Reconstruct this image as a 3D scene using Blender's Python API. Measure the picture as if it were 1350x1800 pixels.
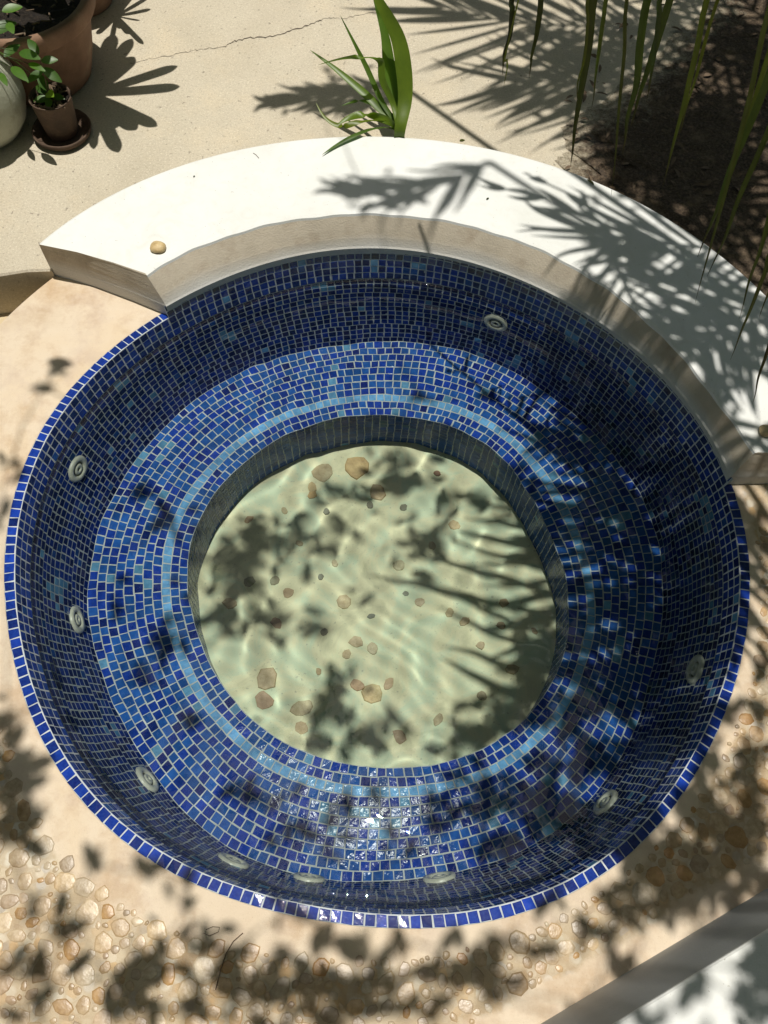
import bpy, bmesh, math, random
import numpy as np
from mathutils import Vector, Matrix
random.seed(7); rs = np.random.RandomState(7)
S = bpy.context.scene
for o in list(bpy.data.objects): bpy.data.objects.remove(o)
COL = S.collection

# ---------------------------------------------------------------- camera, light, exposure
cam_d = bpy.data.cameras.new('camera'); cam = bpy.data.objects.new('camera', cam_d); COL.objects.link(cam)
cam_d.sensor_fit = 'VERTICAL'; cam_d.sensor_height = 24.0; cam_d.lens = 1456.545 / 1800 * 24
cam_d.clip_start = .02; cam_d.clip_end = 400
CP = Vector((0.00541634, -0.93020238, 2.08356293))
cF = Vector((-8.28207312e-04, 4.28240204e-01, -9.03664563e-01)); cR = Vector((0.99678762, 0.07272442, 0.03355003)); cU = Vector((-0.08008595, 0.90073386, 0.42692476))
m = Matrix((cR, cU, -cF)).transposed().to_4x4(); m.translation = CP
cam.matrix_world = m
S.camera = cam

SUN = Vector((0.008, 0.085, 1.0)).normalized()
sun_d = bpy.data.lights.new('sun', 'SUN'); sun = bpy.data.objects.new('sun', sun_d); COL.objects.link(sun)
sun_d.energy = 5.0; sun_d.angle = math.radians(0.5); sun_d.color = (1.0, 0.955, 0.88)
sun.rotation_euler = (-SUN).to_track_quat('-Z', 'Y').to_euler()
sun.location = (0, 0, 8)
sun_d.cycles.is_caustics_light = True

W = bpy.data.worlds.new('World'); S.world = W; W.use_nodes = True
nt = W.node_tree; nt.nodes.clear()
sky = nt.nodes.new('ShaderNodeTexSky'); sky.sky_type = 'NISHITA'; sky.sun_disc = False
sky.dust_density = 4.0; sky.sun_elevation = math.asin(SUN.z); sky.sun_rotation = math.atan2(SUN.x, SUN.y)
bg = nt.nodes.new('ShaderNodeBackground'); bg.inputs[1].default_value = 0.05
wo = nt.nodes.new('ShaderNodeOutputWorld')
nt.links.new(sky.outputs[0], bg.inputs[0]); nt.links.new(bg.outputs[0], wo.inputs[0])
S.view_settings.view_transform = 'Standard'; S.view_settings.look = 'None'
S.view_settings.exposure = -0.27; S.view_settings.gamma = 1; S.view_settings.use_curve_mapping = False
cy = S.cycles
cy.max_bounces = 10; cy.transmission_bounces = 8; cy.diffuse_bounces = 4; cy.glossy_bounces = 4; cy.transparent_max_bounces = 8
cy.use_denoising = True; cy.caustics_reflective = False; cy.caustics_refractive = True
cy.sample_clamp_indirect = 4.0

# ---------------------------------------------------------------- helpers
def tag(o, label=None, cat=None, group=None, kind=None):
    if label: o['label'] = label
    if cat: o['category'] = cat
    if group: o['group'] = group
    if kind: o['kind'] = kind
    return o
def mesh_np(name, V, F, mats=None, midx=None, col=None, smooth=False):
    me = bpy.data.meshes.new(name)
    me.from_pydata([tuple(v) for v in V] if not isinstance(V, np.ndarray) else V.tolist(), [], F if not isinstance(F, np.ndarray) else F.tolist())
    for mt in (mats or []): me.materials.append(mt)
    if midx is not None: me.polygons.foreach_set('material_index', midx)
    if col is not None:
        a = me.attributes.new('tint', 'FLOAT_COLOR', 'POINT')
        c4 = np.ones((len(col), 4), np.float32); c4[:, :3] = col
        a.data.foreach_set('color', c4.ravel())
    if smooth: me.polygons.foreach_set('use_smooth', [True] * len(me.polygons))
    me.update()
    return me
def link(name, me, parent=None, loc=None):
    o = bpy.data.objects.new(name, me); COL.objects.link(o)
    if parent: o.parent = parent
    if loc is not None: o.location = loc
    return o
def empty(name, loc=(0, 0, 0)):
    o = bpy.data.objects.new(name, None); COL.objects.link(o); o.location = loc; o.empty_display_size = .1
    return o
def tube(path, rad, n=6, cap=True):
    """tapered tube along path; returns V,F"""
    P = [Vector(p) for p in path]; V = []; F = []
    for i, p in enumerate(P):
        t = (P[min(i + 1, len(P) - 1)] - P[max(i - 1, 0)]).normalized()
        a = t.cross(Vector((0, 0, 1)));
        if a.length < 1e-3: a = t.cross(Vector((1, 0, 0)))
        a.normalize(); b = t.cross(a)
        r = rad[i] if hasattr(rad, '__len__') else rad
        for k in range(n):
            ang = 2 * math.pi * k / n
            V.append(p + a * math.cos(ang) * r + b * math.sin(ang) * r)
    for i in range(len(P) - 1):
        for k in range(n):
            F.append((i * n + k, i * n + (k + 1) % n, (i + 1) * n + (k + 1) % n, (i + 1) * n + k))
    if cap: F.append(tuple(range(n))[::-1]); F.append(tuple(range((len(P) - 1) * n, len(P) * n)))
    return [tuple(v) for v in V], F
class MB:
    def __init__(s): s.V = []; s.F = []; s.C = []
    def add(s, V, F, col=None):
        o = len(s.V); s.V += [tuple(v) for v in V]; s.F += [tuple(i + o for i in f) for f in F]
        s.C += [col if col is not None else (1, 1, 1)] * len(V)
    def build(s, name, mat, parent=None, smooth=True, tint=True):
        return link(name, mesh_np(name, s.V, s.F, [mat], col=np.array(s.C) if tint else None, smooth=smooth), parent)
def lathe(prof, n=48, c=(0, 0), wob=None):
    V = []; F = []
    for j, (r, z) in enumerate(prof):
        for i in range(n):
            a = 2 * math.pi * i / n; rr = r * (1 + (wob(a, z) if wob else 0))
            V.append((c[0] + rr * math.cos(a), c[1] + rr * math.sin(a), z))
    for j in range(len(prof) - 1):
        for i in range(n):
            F.append((j * n + i, j * n + (i + 1) % n, (j + 1) * n + (i + 1) % n, (j + 1) * n + i))
    return V, F

# ---------------------------------------------------------------- materials
class N:
    def __init__(s, name):
        s.m = bpy.data.materials.new(name); s.m.use_nodes = True; s.t = s.m.node_tree; s.t.nodes.clear()
        s.out = s.t.nodes.new('ShaderNodeOutputMaterial'); s.b = s.t.nodes.new('ShaderNodeBsdfPrincipled')
        s.t.links.new(s.b.outputs[0], s.out.inputs[0])
    def n(s, typ, **k):
        x = s.t.nodes.new(typ)
        for a, b in k.items(): setattr(x, a, b)
        return x
    def l(s, a, b): s.t.links.new(a, b)
    def coord(s):
        if not hasattr(s, '_c'): s._c = s.n('ShaderNodeNewGeometry').outputs['Position']
        return s._c
    def noise(s, scale, detail=4, rough=.6, vec=None, out=0, dist=0):
        x = s.n('ShaderNodeTexNoise'); x.inputs['Scale'].default_value = scale; x.inputs['Detail'].default_value = detail
        x.inputs['Roughness'].default_value = rough; x.inputs['Distortion'].default_value = dist
        s.l(vec or s.coord(), x.inputs['Vector']); return x.outputs[out]
    def vor(s, scale, vec=None, feature='F1', out='Distance', rnd=1):
        x = s.n('ShaderNodeTexVoronoi', feature=feature); x.inputs['Scale'].default_value = scale; x.inputs['Randomness'].default_value = rnd
        s.l(vec or s.coord(), x.inputs['Vector']); return x.outputs[out]
    def ramp(s, v, stops, mode='LINEAR'):
        x = s.n('ShaderNodeValToRGB'); e = x.color_ramp.elements; x.color_ramp.interpolation = mode
        while len(e) < len(stops): e.new(.5)
        for q, (p, c) in zip(e, stops): q.position = p; q.color = (*c, 1) if hasattr(c, '__len__') else (c, c, c, 1)
        s.l(v, x.inputs[0]); return x.outputs[0]
    def mix(s, f, a, b, mode='MIX'):
        x = s.n('ShaderNodeMix', data_type='RGBA', blend_type=mode)
        for i, v in ((0, f), (6, a), (7, b)):
            if hasattr(v, 'is_linked') or isinstance(v, bpy.types.NodeSocket): s.l(v, x.inputs[i])
            elif i == 0: x.inputs[0].default_value = v
            else: x.inputs[i].default_value = (*v, 1)
        return x.outputs[2]
    def math(s, op, a, b=0.0, clamp=False):
        x = s.n('ShaderNodeMath', operation=op, use_clamp=clamp)
        for i, v in ((0, a), (1, b)):
            if isinstance(v, bpy.types.NodeSocket): s.l(v, x.inputs[i])
            else: x.inputs[i].default_value = v
        return x.outputs[0]
    def bump(s, h, strength=.3, dist=.002):
        x = s.n('ShaderNodeBump'); x.inputs['Strength'].default_value = strength; x.inputs['Distance'].default_value = dist
        s.l(h, x.inputs['Height']); s.l(x.outputs[0], s.b.inputs['Normal']); return x
    def attr(s, name='tint'):
        return s.n('ShaderNodeAttribute', attribute_name=name).outputs['Color']
    def col(s, v):
        if isinstance(v, bpy.types.NodeSocket): s.l(v, s.b.inputs['Base Color'])
        else: s.b.inputs['Base Color'].default_value = (*v, 1)
    def rough(s, v):
        if isinstance(v, bpy.types.NodeSocket): s.l(v, s.b.inputs['Roughness'])
        else: s.b.inputs['Roughness'].default_value = v

# glass mosaic tile: tint per tile, blotches and brush streaks inside the glass, pitted gloss
def tile_mat(name, ior, ra, rb, bs, sc):
  k = N(name); t = k.attr()
  g1 = k.noise(170, 5, .65); g2 = k.noise(60, 3)
  c = k.mix(k.ramp(g1, [(.35, 0.0), (.72, 1.0)]), t, (.05, .17, .48), 'MIX')
  c2 = k.mix(.18, t, c)
  c3 = k.mix(k.ramp(g2, [(.4, 0.0), (.65, .5)]), c2, k.mix(1.0, c2, (.5, .5, .62), 'MULTIPLY'))
  k.col(c3); k.rough(k.ramp(g1, [(.3, ra), (.7, rb)])); k.b.inputs['IOR'].default_value = ior
  k.bump(k.noise(sc, 3, .55), bs, .0012)
  return k.m
M_TILE = tile_mat('glass_mosaic', 1.45, .04, .08, .12, 300)
M_TILE_WALL = tile_mat('glass_mosaic_submerged_wall', 1.14, .10, .22, .15, 300)
M_TILE_WET = tile_mat('glass_mosaic_submerged', 1.20, .03, .07, .38, 85)     # glass against water, not air
k = N('grout'); g = k.noise(35, 5); h = k.noise(400, 3)
k.col(k.mix(k.ramp(g, [(.3, 0.0), (.75, 1.0)]), (.57, .60, .61), (.38, .43, .44)))
k.rough(.85); k.bump(h, .4, .001); M_GROUT = k.m
# well floor: pale cement aggregate
k = N('well_cement'); g = k.noise(7, 6, .65, dist=.6); h = k.noise(220, 3)
cc = k.ramp(g, [(.28, (.48, .48, .31)), (.45, (.70, .67, .44)), (.6, (.54, .63, .45)), (.78, (.74, .69, .43))])
v = k.vor(16); cc = k.mix(k.ramp(v, [(.10, .12), (.30, 0.0)]), cc, (.55, .42, .27))
cc = k.mix(k.ramp(k.noise(90, 2), [(.66, 0.0), (.72, .5)]), cc, (.25, .26, .2))
k.col(cc); k.rough(.6); k.bump(h, .3, .002); M_WELL = k.m
def stone_mat(name, rough=.35, bump=.4):
    k = N(name); t = k.attr(); g = k.noise(55, 5, .65); f = k.noise(300, 3)
    c = k.mix(k.ramp(g, [(.35, 0.0), (.7, .8)]), t, k.mix(1.0, t, (.55, .48, .38), 'MULTIPLY'))
    c = k.mix(k.ramp(f, [(.6, 0.0), (.75, .25)]), c, (.70, .60, .45))
    c = k.mix(k.ramp(k.noise(5, 5, .7), [(.45, 0.0), (.66, .6)]), c, k.mix(1.0, c, (.66, .50, .34), 'MULTIPLY'))
    k.col(c); k.rough(rough); k.bump(g, bump, .003); return k.m
M_STONE = stone_mat('river_stone', .55)
M_WETSTONE = stone_mat('resin_pebble', .34, .5)
# cream trowelled surround, pinkish stains, wet
k = N('cream_plaster'); g = k.noise(2.2, 6, .6, dist=.8); g2 = k.noise(9, 6, .65); h = k.noise(450, 4)
cc = k.ramp(g, [(.3, (.66, .53, .38)), (.5, (.74, .62, .47)), (.7, (.70, .55, .37))])
cc = k.mix(k.ramp(g2, [(.48, 0.0), (.68, .55)]), cc, (.50, .39, .29))
cc = k.mix(k.ramp(k.noise(300, 2), [(.62, 0.0), (.72, .35)]), cc, (.4, .3, .2))
k.col(cc); k.rough(k.ramp(g2, [(.4, .5), (.7, .25)])); k.bump(h, .35, .0015); M_CREAM = k.m
# pebble bed matrix
k = N('pebble_matrix'); g = k.noise(5, 6, .6); v = k.vor(38); v2 = k.vor(38, out='Color'); h = k.noise(300, 4)
sep = k.n('ShaderNodeSeparateColor'); k.l(v2, sep.inputs[0])
pc = k.ramp(sep.outputs[0], [(.0, (.62, .55, .42)), (.3, (.50, .40, .26)), (.5, (.66, .62, .52)), (.7, (.55, .38, .18)), (.88, (.40, .36, .30)), (1, (.7, .66, .58))])
cc = k.mix(k.ramp(v, [(.42, 0.0), (.55, .85)]), pc, (.42, .34, .23))
cc = k.mix(k.ramp(g, [(.4, 0.0), (.7, .5)]), cc, (.52, .42, .28))
k.col(cc); k.rough(.28); k.bump(k.math('SUBTRACT', k.ramp(h, [(0, 0.0), (1, .25)]), v), .5, .006); M_MATRIX = k.m
# sandy concrete patio
k = N('patio_concrete'); g = k.noise(1.3, 6, .6, dist=.4); f = k.noise(420, 3, .7); f2 = k.noise(170, 3, .6)
cc = k.ramp(g, [(.28, (.46, .41, .31)), (.5, (.57, .51, .395)), (.7, (.50, .44, .33))])
cc = k.mix(k.ramp(k.noise(4.5, 5, .65), [(.5, 0.0), (.7, .45)]), cc, (.66, .55, .38))
cc = k.mix(k.ramp(f, [(.52, 0.0), (.66, .55)]), cc, (.30, .26, .2))
cc = k.mix(k.ramp(f2, [(.56, 0.0), (.66, .55)]), cc, (.76, .71, .58))
cc = k.mix(k.ramp(k.noise(130, 3, .65), [(.54, 0.0), (.68, .55)]), cc, (.34, .29, .21))
cc = k.mix(k.ramp(k.noise(.8, 6, .7, dist=1.2), [(.5, 0.0), (.7, .35)]), cc, (.40, .34, .25))
cc = k.mix(k.ramp(k.noise(60, 2, .5), [(.68, 0.0), (.73, .7)]), cc, (.22, .19, .15))
k.col(cc); k.rough(.9); k.bump(f, .6, .0025); M_PATIO = k.m
k = N('soil'); g = k.noise(14, 6, .7); f = k.noise(120, 5, .7); v = k.vor(45)
cc = k.ramp(f, [(.3, (.03, .02, .012)), (.5, (.10, .07, .045)), (.7, (.22, .16, .10))])
cc = k.mix(k.ramp(g, [(.5, 0.0), (.7, .6)]), cc, (.30, .22, .14))
t = k.attr(); s_ = k.n('ShaderNodeSeparateColor'); k.l(t, s_.inputs[0]); mk = k.ramp(k.math('ADD', s_.outputs[0], k.math('MULTIPLY', k.math('SUBTRACT', k.noise(22, 5, .75), .5), 1.6)), [(.2, 0.0), (.7, 1.0)])
sand = k.ramp(k.noise(170, 4, .7), [(.35, (.30, .24, .16)), (.52, (.52, .46, .34)), (.68, (.64, .57, .44))])
cc = k.mix(mk, sand, cc)
k.col(cc); k.rough(.95); k.bump(k.math('ADD', f, v), 1.0, .012); M_SOIL = k.m
k = N('pot_soil'); f = k.noise(90, 6, .75)
k.col(k.ramp(f, [(.35, (.006, .004, .003)), (.6, (.04, .028, .018)), (.75, (.14, .10, .06))])); k.rough(.95); k.bump(f, 1.0, .02); M_POTSOIL = k.m
# white painted render, and bare stained render on the sides
k = N('white_paint'); g = k.noise(3, 5); h = k.noise(240, 4)
cc = k.mix(k.ramp(g, [(.35, 0.0), (.75, .8)]), (.76, .77, .75), (.64, .65, .60))
cc = k.mix(k.ramp(k.noise(16, 6, .7, dist=1), [(.5, 0.0), (.75, .35)]), cc, (.56, .55, .48))
cc = k.mix(k.ramp(k.noise(140, 2, .4), [(.74, 0.0), (.77, .6)]), cc, (.35, .33, .28))
k.col(cc); k.rough(.6); k.bump(h, .3, .002); M_WHITE = k.m
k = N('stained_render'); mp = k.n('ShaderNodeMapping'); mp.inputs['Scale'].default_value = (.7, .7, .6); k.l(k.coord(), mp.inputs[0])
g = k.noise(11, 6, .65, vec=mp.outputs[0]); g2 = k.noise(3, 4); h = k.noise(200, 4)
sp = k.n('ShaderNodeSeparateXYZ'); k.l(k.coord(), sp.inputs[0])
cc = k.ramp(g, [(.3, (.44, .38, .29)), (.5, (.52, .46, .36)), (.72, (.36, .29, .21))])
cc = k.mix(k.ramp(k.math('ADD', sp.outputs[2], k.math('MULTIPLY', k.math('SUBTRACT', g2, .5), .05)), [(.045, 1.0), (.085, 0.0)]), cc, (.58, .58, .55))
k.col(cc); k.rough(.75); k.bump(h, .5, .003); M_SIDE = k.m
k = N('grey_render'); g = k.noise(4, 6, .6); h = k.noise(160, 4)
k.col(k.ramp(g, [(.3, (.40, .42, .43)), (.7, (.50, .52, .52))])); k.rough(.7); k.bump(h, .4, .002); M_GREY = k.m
def terra(name, a, b, d, bs=.5):
    k = N(name); g = k.noise(9, 6, .65); h = k.noise(150, 4)
    cc = k.ramp(g, [(.3, a), (.55, b), (.75, d)])
    k.col(cc); k.rough(.85); k.bump(k.math('ADD', h, g), bs, .003); return k.m
M_TERRA = terra('terracotta', (.17, .095, .055), (.25, .145, .09), (.33, .23, .15))
M_TERRA_OLD = terra('weathered_terracotta', (.05, .033, .022), (.10, .063, .04), (.15, .105, .075), .9)
M_WHITEPOT = terra('white_glazed_clay', (.32, .33, .25), (.42, .43, .34), (.24, .23, .17))
def leafmat(name, a, b, trans=.35, rough=.4, vec=None):
    k = N(name); t = k.attr(); g = k.noise(18, 4)
    c = k.mix(k.ramp(g, [(.35, 0.0), (.7, 1.0)]), k.mix(1.0, t, a, 'MULTIPLY'), k.mix(1.0, t, b, 'MULTIPLY'))
    k.col(c); k.rough(rough)
    tr = k.n('ShaderNodeBsdfTranslucent'); k.l(k.mix(1.0, c, (1.6, 1.9, .6), 'MULTIPLY'), tr.inputs[0])
    mx = k.n('ShaderNodeMixShader'); mx.inputs[0].default_value = trans
    k.l(k.b.outputs[0], mx.inputs[1]); k.l(tr.outputs[0], mx.inputs[2]); k.l(mx.outputs[0], k.out.inputs[0])
    return k.m
M_LEAF = leafmat('green_leaf', (.07, .13, .02), (.05, .10, .015))
M_PALM = leafmat('palm_leaflet', (.075, .11, .02), (.05, .075, .012), .25)
M_TWIG = terra('bark', (.10, .07, .04), (.16, .11, .07), (.22, .17, .12))
k = N('pale_plastic'); k.col(k.ramp(k.noise(60, 4), [(.35, (.62, .63, .56)), (.65, (.50, .51, .43))])); k.rough(.35); M_PLASTIC = k.m
k = N('dark_plastic'); k.col((.10, .11, .08)); k.rough(.5); M_DARKPL = k.m
k = N('crack_dark'); k.col((.10, .08, .06)); k.rough(1); M_CRACK = k.m
# water
k = N('pool_water'); k.t.nodes.remove(k.b)
gl = k.n('ShaderNodeBsdfGlass'); gl.inputs['IOR'].default_value = 1.333; gl.inputs['Roughness'].default_value = 0; gl.inputs['Color'].default_value = (.95, 1, .975, 1)
k.l(gl.outputs[0], k.out.inputs[0])
M_WATER = k.m

# ---------------------------------------------------------------- pool shape (1 unit = 1 m; rim level z = 0)
FR = [0.0153, -0.0035, -0.0015, 0.0001, 0.0001, 0.0026, 0.0002, 0.0082, 0.0018, -0.0012]
FB = [0.004, 0.0021, -0.0055, 0.0059, 0.0005, -0.0013, -0.0024, 0.004, 0.0021, 0.0069]
FI = [0.0046, -0.0113, -0.0063, -0.0042, -0.0011, -0.0068, 0.0, -0.001, 0.0022, -0.0013]
OB = (0.0082, 0.005); OI = (0.0071, -0.0032)
def fz(F, a):
    a = np.asarray(a, float)
    return sum(F[2 * i] * np.cos((i + 2) * a) + F[2 * i + 1] * np.sin((i + 2) * a) for i in range(5))
ZT, ZB, ZF, ZW = .048, -.4407, -.7014, -.08
def rim_p(r, a, z):
    rr = r + fz(FR, a); return np.stack([rr * np.cos(a), rr * np.sin(a), np.zeros_like(a) + z], -1)
def bo_p(a, z=ZB):
    rr = .8857 + fz(FB, a); return np.stack([OB[0] + rr * np.cos(a), OB[1] + rr * np.sin(a), np.zeros_like(a) + z], -1)
def bi_p(a, z=ZB):
    rr = .5873 + fz(FI, a); return np.stack([OI[0] + rr * np.cos(a), OI[1] + rr * np.sin(a), np.zeros_like(a) + z], -1)
def wall_p(a, s):     # s = 0 at z 0, 1 at bench; negative above the rim
    a = np.asarray(a, float); s = np.asarray(s, float)
    A = rim_p(.9713, a, 0); B = bo_p(a); t = s[..., None] if s.ndim else s
    P = A + (B - A) * t
    bulge = (np.sin(np.clip(s, 0, 1) * math.pi) * .006)
    P = P + np.stack([np.cos(a), np.sin(a), np.zeros_like(a)], -1) * (bulge[..., None] if s.ndim else bulge)
    return P
def bench_p(a, s):    # s = 0 at wall, 1 at well edge; slight crown, rounded nose
    A = bo_p(a); B = bi_p(a); P = A + (B - A) * s[..., None]
    P[..., 2] += .003 * np.sin(s * math.pi)
    return P
def well_p(a, s):
    A = bi_p(a, ZB - .0005); B = bi_p(a, ZF); return A + (B - A) * s[..., None]
def flat_p(a, s):     # rim strip from inner edge (s 0) to outer edge (s 1)
    A = rim_p(.9713, a, 0); B = rim_p(1.0, a, 0); return A + (B - A) * s[..., None]
PITCH = .0266
LA, RA = math.radians(136.7), math.radians(13.4)      # where the white ledge begins and ends

pool = empty('plunge_pool', (0, 0, 0))
tag(pool, 'round plunge pool lined with cobalt blue glass mosaic, full of clear water', 'plunge pool')

# shell (grout bed)
def grid(fn, a, s, V, F, off=0.0):
    base = len(V); A, Sg = np.meshgrid(a, s, indexing='xy')
    P = fn(A.ravel(), Sg.ravel()); V += P.tolist(); n = len(a)
    for j in range(len(s) - 1):
        for i in range(n - 1):
            F.append((base + j * n + i, base + (j + 1) * n + i, base + (j + 1) * n + i + 1, base + j * n + i + 1))
aa = np.linspace(0, 2 * math.pi, 289)
V = []; F = []
grid(lambda a, s: wall_p(a, s), aa, np.linspace(0, 1, 10), V, F)
grid(bench_p, aa, np.concatenate([np.linspace(0, .88, 8), np.linspace(.9, 1, 5)]), V, F)
grid(well_p, aa, np.linspace(0, 1, 4), V, F)
grid(flat_p, aa, np.linspace(0, 1, 3), V, F)
up = np.linspace(RA - .01, LA + .006, 100)
grid(lambda a, s: wall_p(a, s * -ZT / .4407 * 1.0), up, np.linspace(0, 1.0, 4), V, F)
link('grout_bed', mesh_np('grout_bed', V, F, [M_GROUT], smooth=False), pool)
# tiles
NAVY = np.array((.004, .008, .080)); COB = np.array((.007, .028, .22)); MID = np.array((.022, .11, .42)); AQUA = np.array((.14, .36, .58)); BAND = np.array((.17, .42, .74))
def tile_col(kind='wall'):
    r = rs.rand()
    if kind == 'band': return BAND * (.8 + .4 * rs.rand())
    if r < (.011 if kind != 'bench' else .022) and kind != 'rim': return AQUA * (.7 + .4 * rs.rand())
    q = rs.rand(); j = .75 + .5 * rs.rand()
    if kind == 'well': return (NAVY * .8 + np.array((.012, .065, .21))) * (.7 + .6 * rs.rand())
    if kind == 'rim': return (NAVY * (1 - q) + COB * 1.3 * q) * j * 1.3
    if kind == 'bench': c = NAVY * 2 if q < .06 else COB * 1.5 if q < .52 else MID * .9
    else: c = NAVY if q < .42 else COB if q < .95 else MID * .6
    return c * j
TV, TF, TC, TK = [], [], [], []     # every tile: 12 verts
QF = [(0, 1, 5, 4), (1, 2, 6, 5), (2, 3, 7, 6), (3, 0, 4, 7), (4, 5, 9, 8), (5, 6, 10, 9), (6, 7, 11, 10), (7, 4, 8, 11), (8, 9, 10, 11)]
def tile(fn, a0, a1, s0, s1, dims, kind, col=None, g=.0017):
    if kind in ('wall', 'wallt'): g = .0020
    elif kind == 'well': g = .0015
    ga = g / dims[0] * (a1 - a0) ; gs = (.0007 if kind == 'well' else g) / dims[1] * (s1 - s0)
    j = lambda: (rs.rand() - .5) * 2 * .0011
    A = []; B = []
    for (ca, cs, sa, ss) in ((a0, s0, 1, 1), (a1, s0, -1, 1), (a1, s1, -1, -1), (a0, s1, 1, -1)):
        A.append(ca + sa * ga + j() / dims[0] * (a1 - a0)); B.append(cs + ss * gs + j() / dims[1] * (s1 - s0))
    P = fn(np.array(A), np.array(B))
    n = np.cross(P[2] - P[0], P[3] - P[1]); n /= np.linalg.norm(n)
    if kind == 'wallt' or kind == 'wall' or kind == 'well':
        if n @ (np.array([0, 0, P[0][2]]) - P[0]) < 0: n = -n
    elif n[2] < 0: n = -n
    c = P.mean(0); tilt = (rs.rand(4) - .5) * .0007
    up_ = (.0003 + rs.rand() * .0003) if kind in ('wall', 'wallt', 'well') else (.0009 + rs.rand() * .0006)
    ring = [P - n * .002, P + n * (up_ * .55), None]
    top = c + (P - c) * .90 + n * up_ + n * tilt[:, None]; ring[2] = top
    TV.append(np.concatenate(ring)); TC.append(col if col is not None else tile_col(kind)); TK.append(kind)
def row(fn, r, s0, s1, kind, h, amin=0.0, amax=2 * math.pi, N_=None, ph=None, skip=None, colf=None, wav=0.0):
    full = amax - amin; n = N_ or int(round(r * full / PITCH)); ph = rs.rand() if ph is None else ph
    edges = np.array([(i + (ph if full > 6.28 else 0)) for i in range(n + 1)]) / n * full + amin
    edges[1:-1] += (rs.rand(n - 1) - .5) * .0022 / r
    if full > 6.28: edges[-1] = edges[0] + 2 * math.pi
    for i in range(n):
        if skip and skip((edges[i] + edges[i + 1]) / 2, (s0 + s1) / 2): continue
        w = (edges[i + 1] - edges[i]) * r
        tile(fn, edges[i], edges[i + 1], s0, s1, (w, h), kind)
JETS = [(168.4, -.194), (-164.5, -.357), (-131.3, -.37), (-110.3, -.308), (-98, -.41), (-75.5, -.408), (-44.1, -.326), (-17.4, -.172), (69.5, -.203)]
def near_jet(a, s):
    z = s * -.4407
    for (d, zj) in JETS:
        da = (a - math.radians(d) + math.pi) % (2 * math.pi) - math.pi
        if math.hypot(da * .92, z - zj) < .034: return True
    return False
# wall: strips of sheets, columns line up inside one strip and jump at the next
NR = 17; strips = [3, 3, 4, 3, 3, 1]; rr_ = 0; NW = 229
sb = lambda i: i / NR
# two extra courses above rim level under the ledge share the first strip's columns
ph0 = .31
first = True
for st in strips:
    ph = ph0 if first else rs.rand()
    for q in range(st):
        i = rr_ + q
        row(wall_p, .95, sb(i), sb(i + 1), 'wall', PITCH, N_=NW, ph=ph, skip=near_jet)
    rr_ += st; first = False
wu = (LA - RA) + .012
nu = int(round(wu * .973 / PITCH))
for q in range(2):
    h = ZT / 2 / .4407
    row(wall_p, .973, -h * (q + 1), -h * q, 'wallt', ZT / 2, RA - .006, LA + .006, N_=nu)
# rim
n0 = int(round((2 * math.pi - (LA - RA)) * .99 / PITCH))
row(flat_p, .985, 0.03, 1, 'rim', .0287, LA, RA + 2 * math.pi, N_=n0)
# bench: eight courses, a light band, two courses
for i in range(11):
    s0, s1 = i / 11, (i + 1) / 11
    r = .8857 + (.5873 - .8857) * (s0 + s1) / 2
    row(bench_p, r, s0, s1, 'band' if i == 8 else 'bench', PITCH, N_=int(round(r * 2 * math.pi / (PITCH * (1.08 if i < 8 else 1)))))
for i in range(10):
    row(well_p, .587, i / 10, (i + 1) / 10, 'well', PITCH, N_=138, ph=.2)
TV = np.array(TV); TC = np.array(TC); TK = np.array(TK)
cen = TV.mean(1)
for kd, ns in (('wall', 18), ('bench', 9), ('well', 7)):     # light tiles also come in small clusters
    ids = np.where(TK == kd)[0]
    for sd in rs.choice(ids, ns, replace=False):
        nb = ids[np.linalg.norm(cen[ids] - cen[sd], axis=1) < .040]
        for q in nb:
            if rs.rand() < .33 or q == sd: TC[q] = AQUA * (.65 + .4 * rs.rand()) * (.5 if kd == 'well' else 1)
view = np.array(CP) - cen; dist = np.linalg.norm(view, axis=1)
area = 1 / dist ** 2 * np.abs(view[:, 2] / dist)
def tile_obj(i, name):
    c0 = TV[i].mean(0)
    me = mesh_np(name, TV[i] - c0, QF, [M_TILE if c0[2] > ZW else M_TILE_WET], col=np.repeat(TC[i][None], 12, 0)); return link(name, me, pool, c0)
order = np.argsort(-np.where(TK == 'bench', area, 0)); pick = set(order[:300].tolist())
single = {'rim': 'rim_tile', 'band': 'band_tile'}
rest = []
for i in range(len(TV)):
    if TK[i] in single: tile_obj(i, single[TK[i]])
    elif i in pick: tile_obj(i, 'mosaic_tile')
    else: rest.append(i)
rest = np.array(rest); nq = np.array(QF)
FF = (nq[None] + 12 * np.arange(len(rest))[:, None, None]).reshape(-1, 4)
mt = link('mosaic_tiling', mesh_np('mosaic_tiling', TV[rest].reshape(-1, 3), FF, [M_TILE, M_TILE_WET, M_TILE_WALL], midx=np.repeat((TV[rest].mean(1)[:, 2] < ZW).astype(np.int32) * np.where(TK[rest] == 'bench', 1, 2).astype(np.int32), 9), col=np.repeat(TC[rest], 12, 0)), pool)
mt['kind'] = 'stuff'
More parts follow.
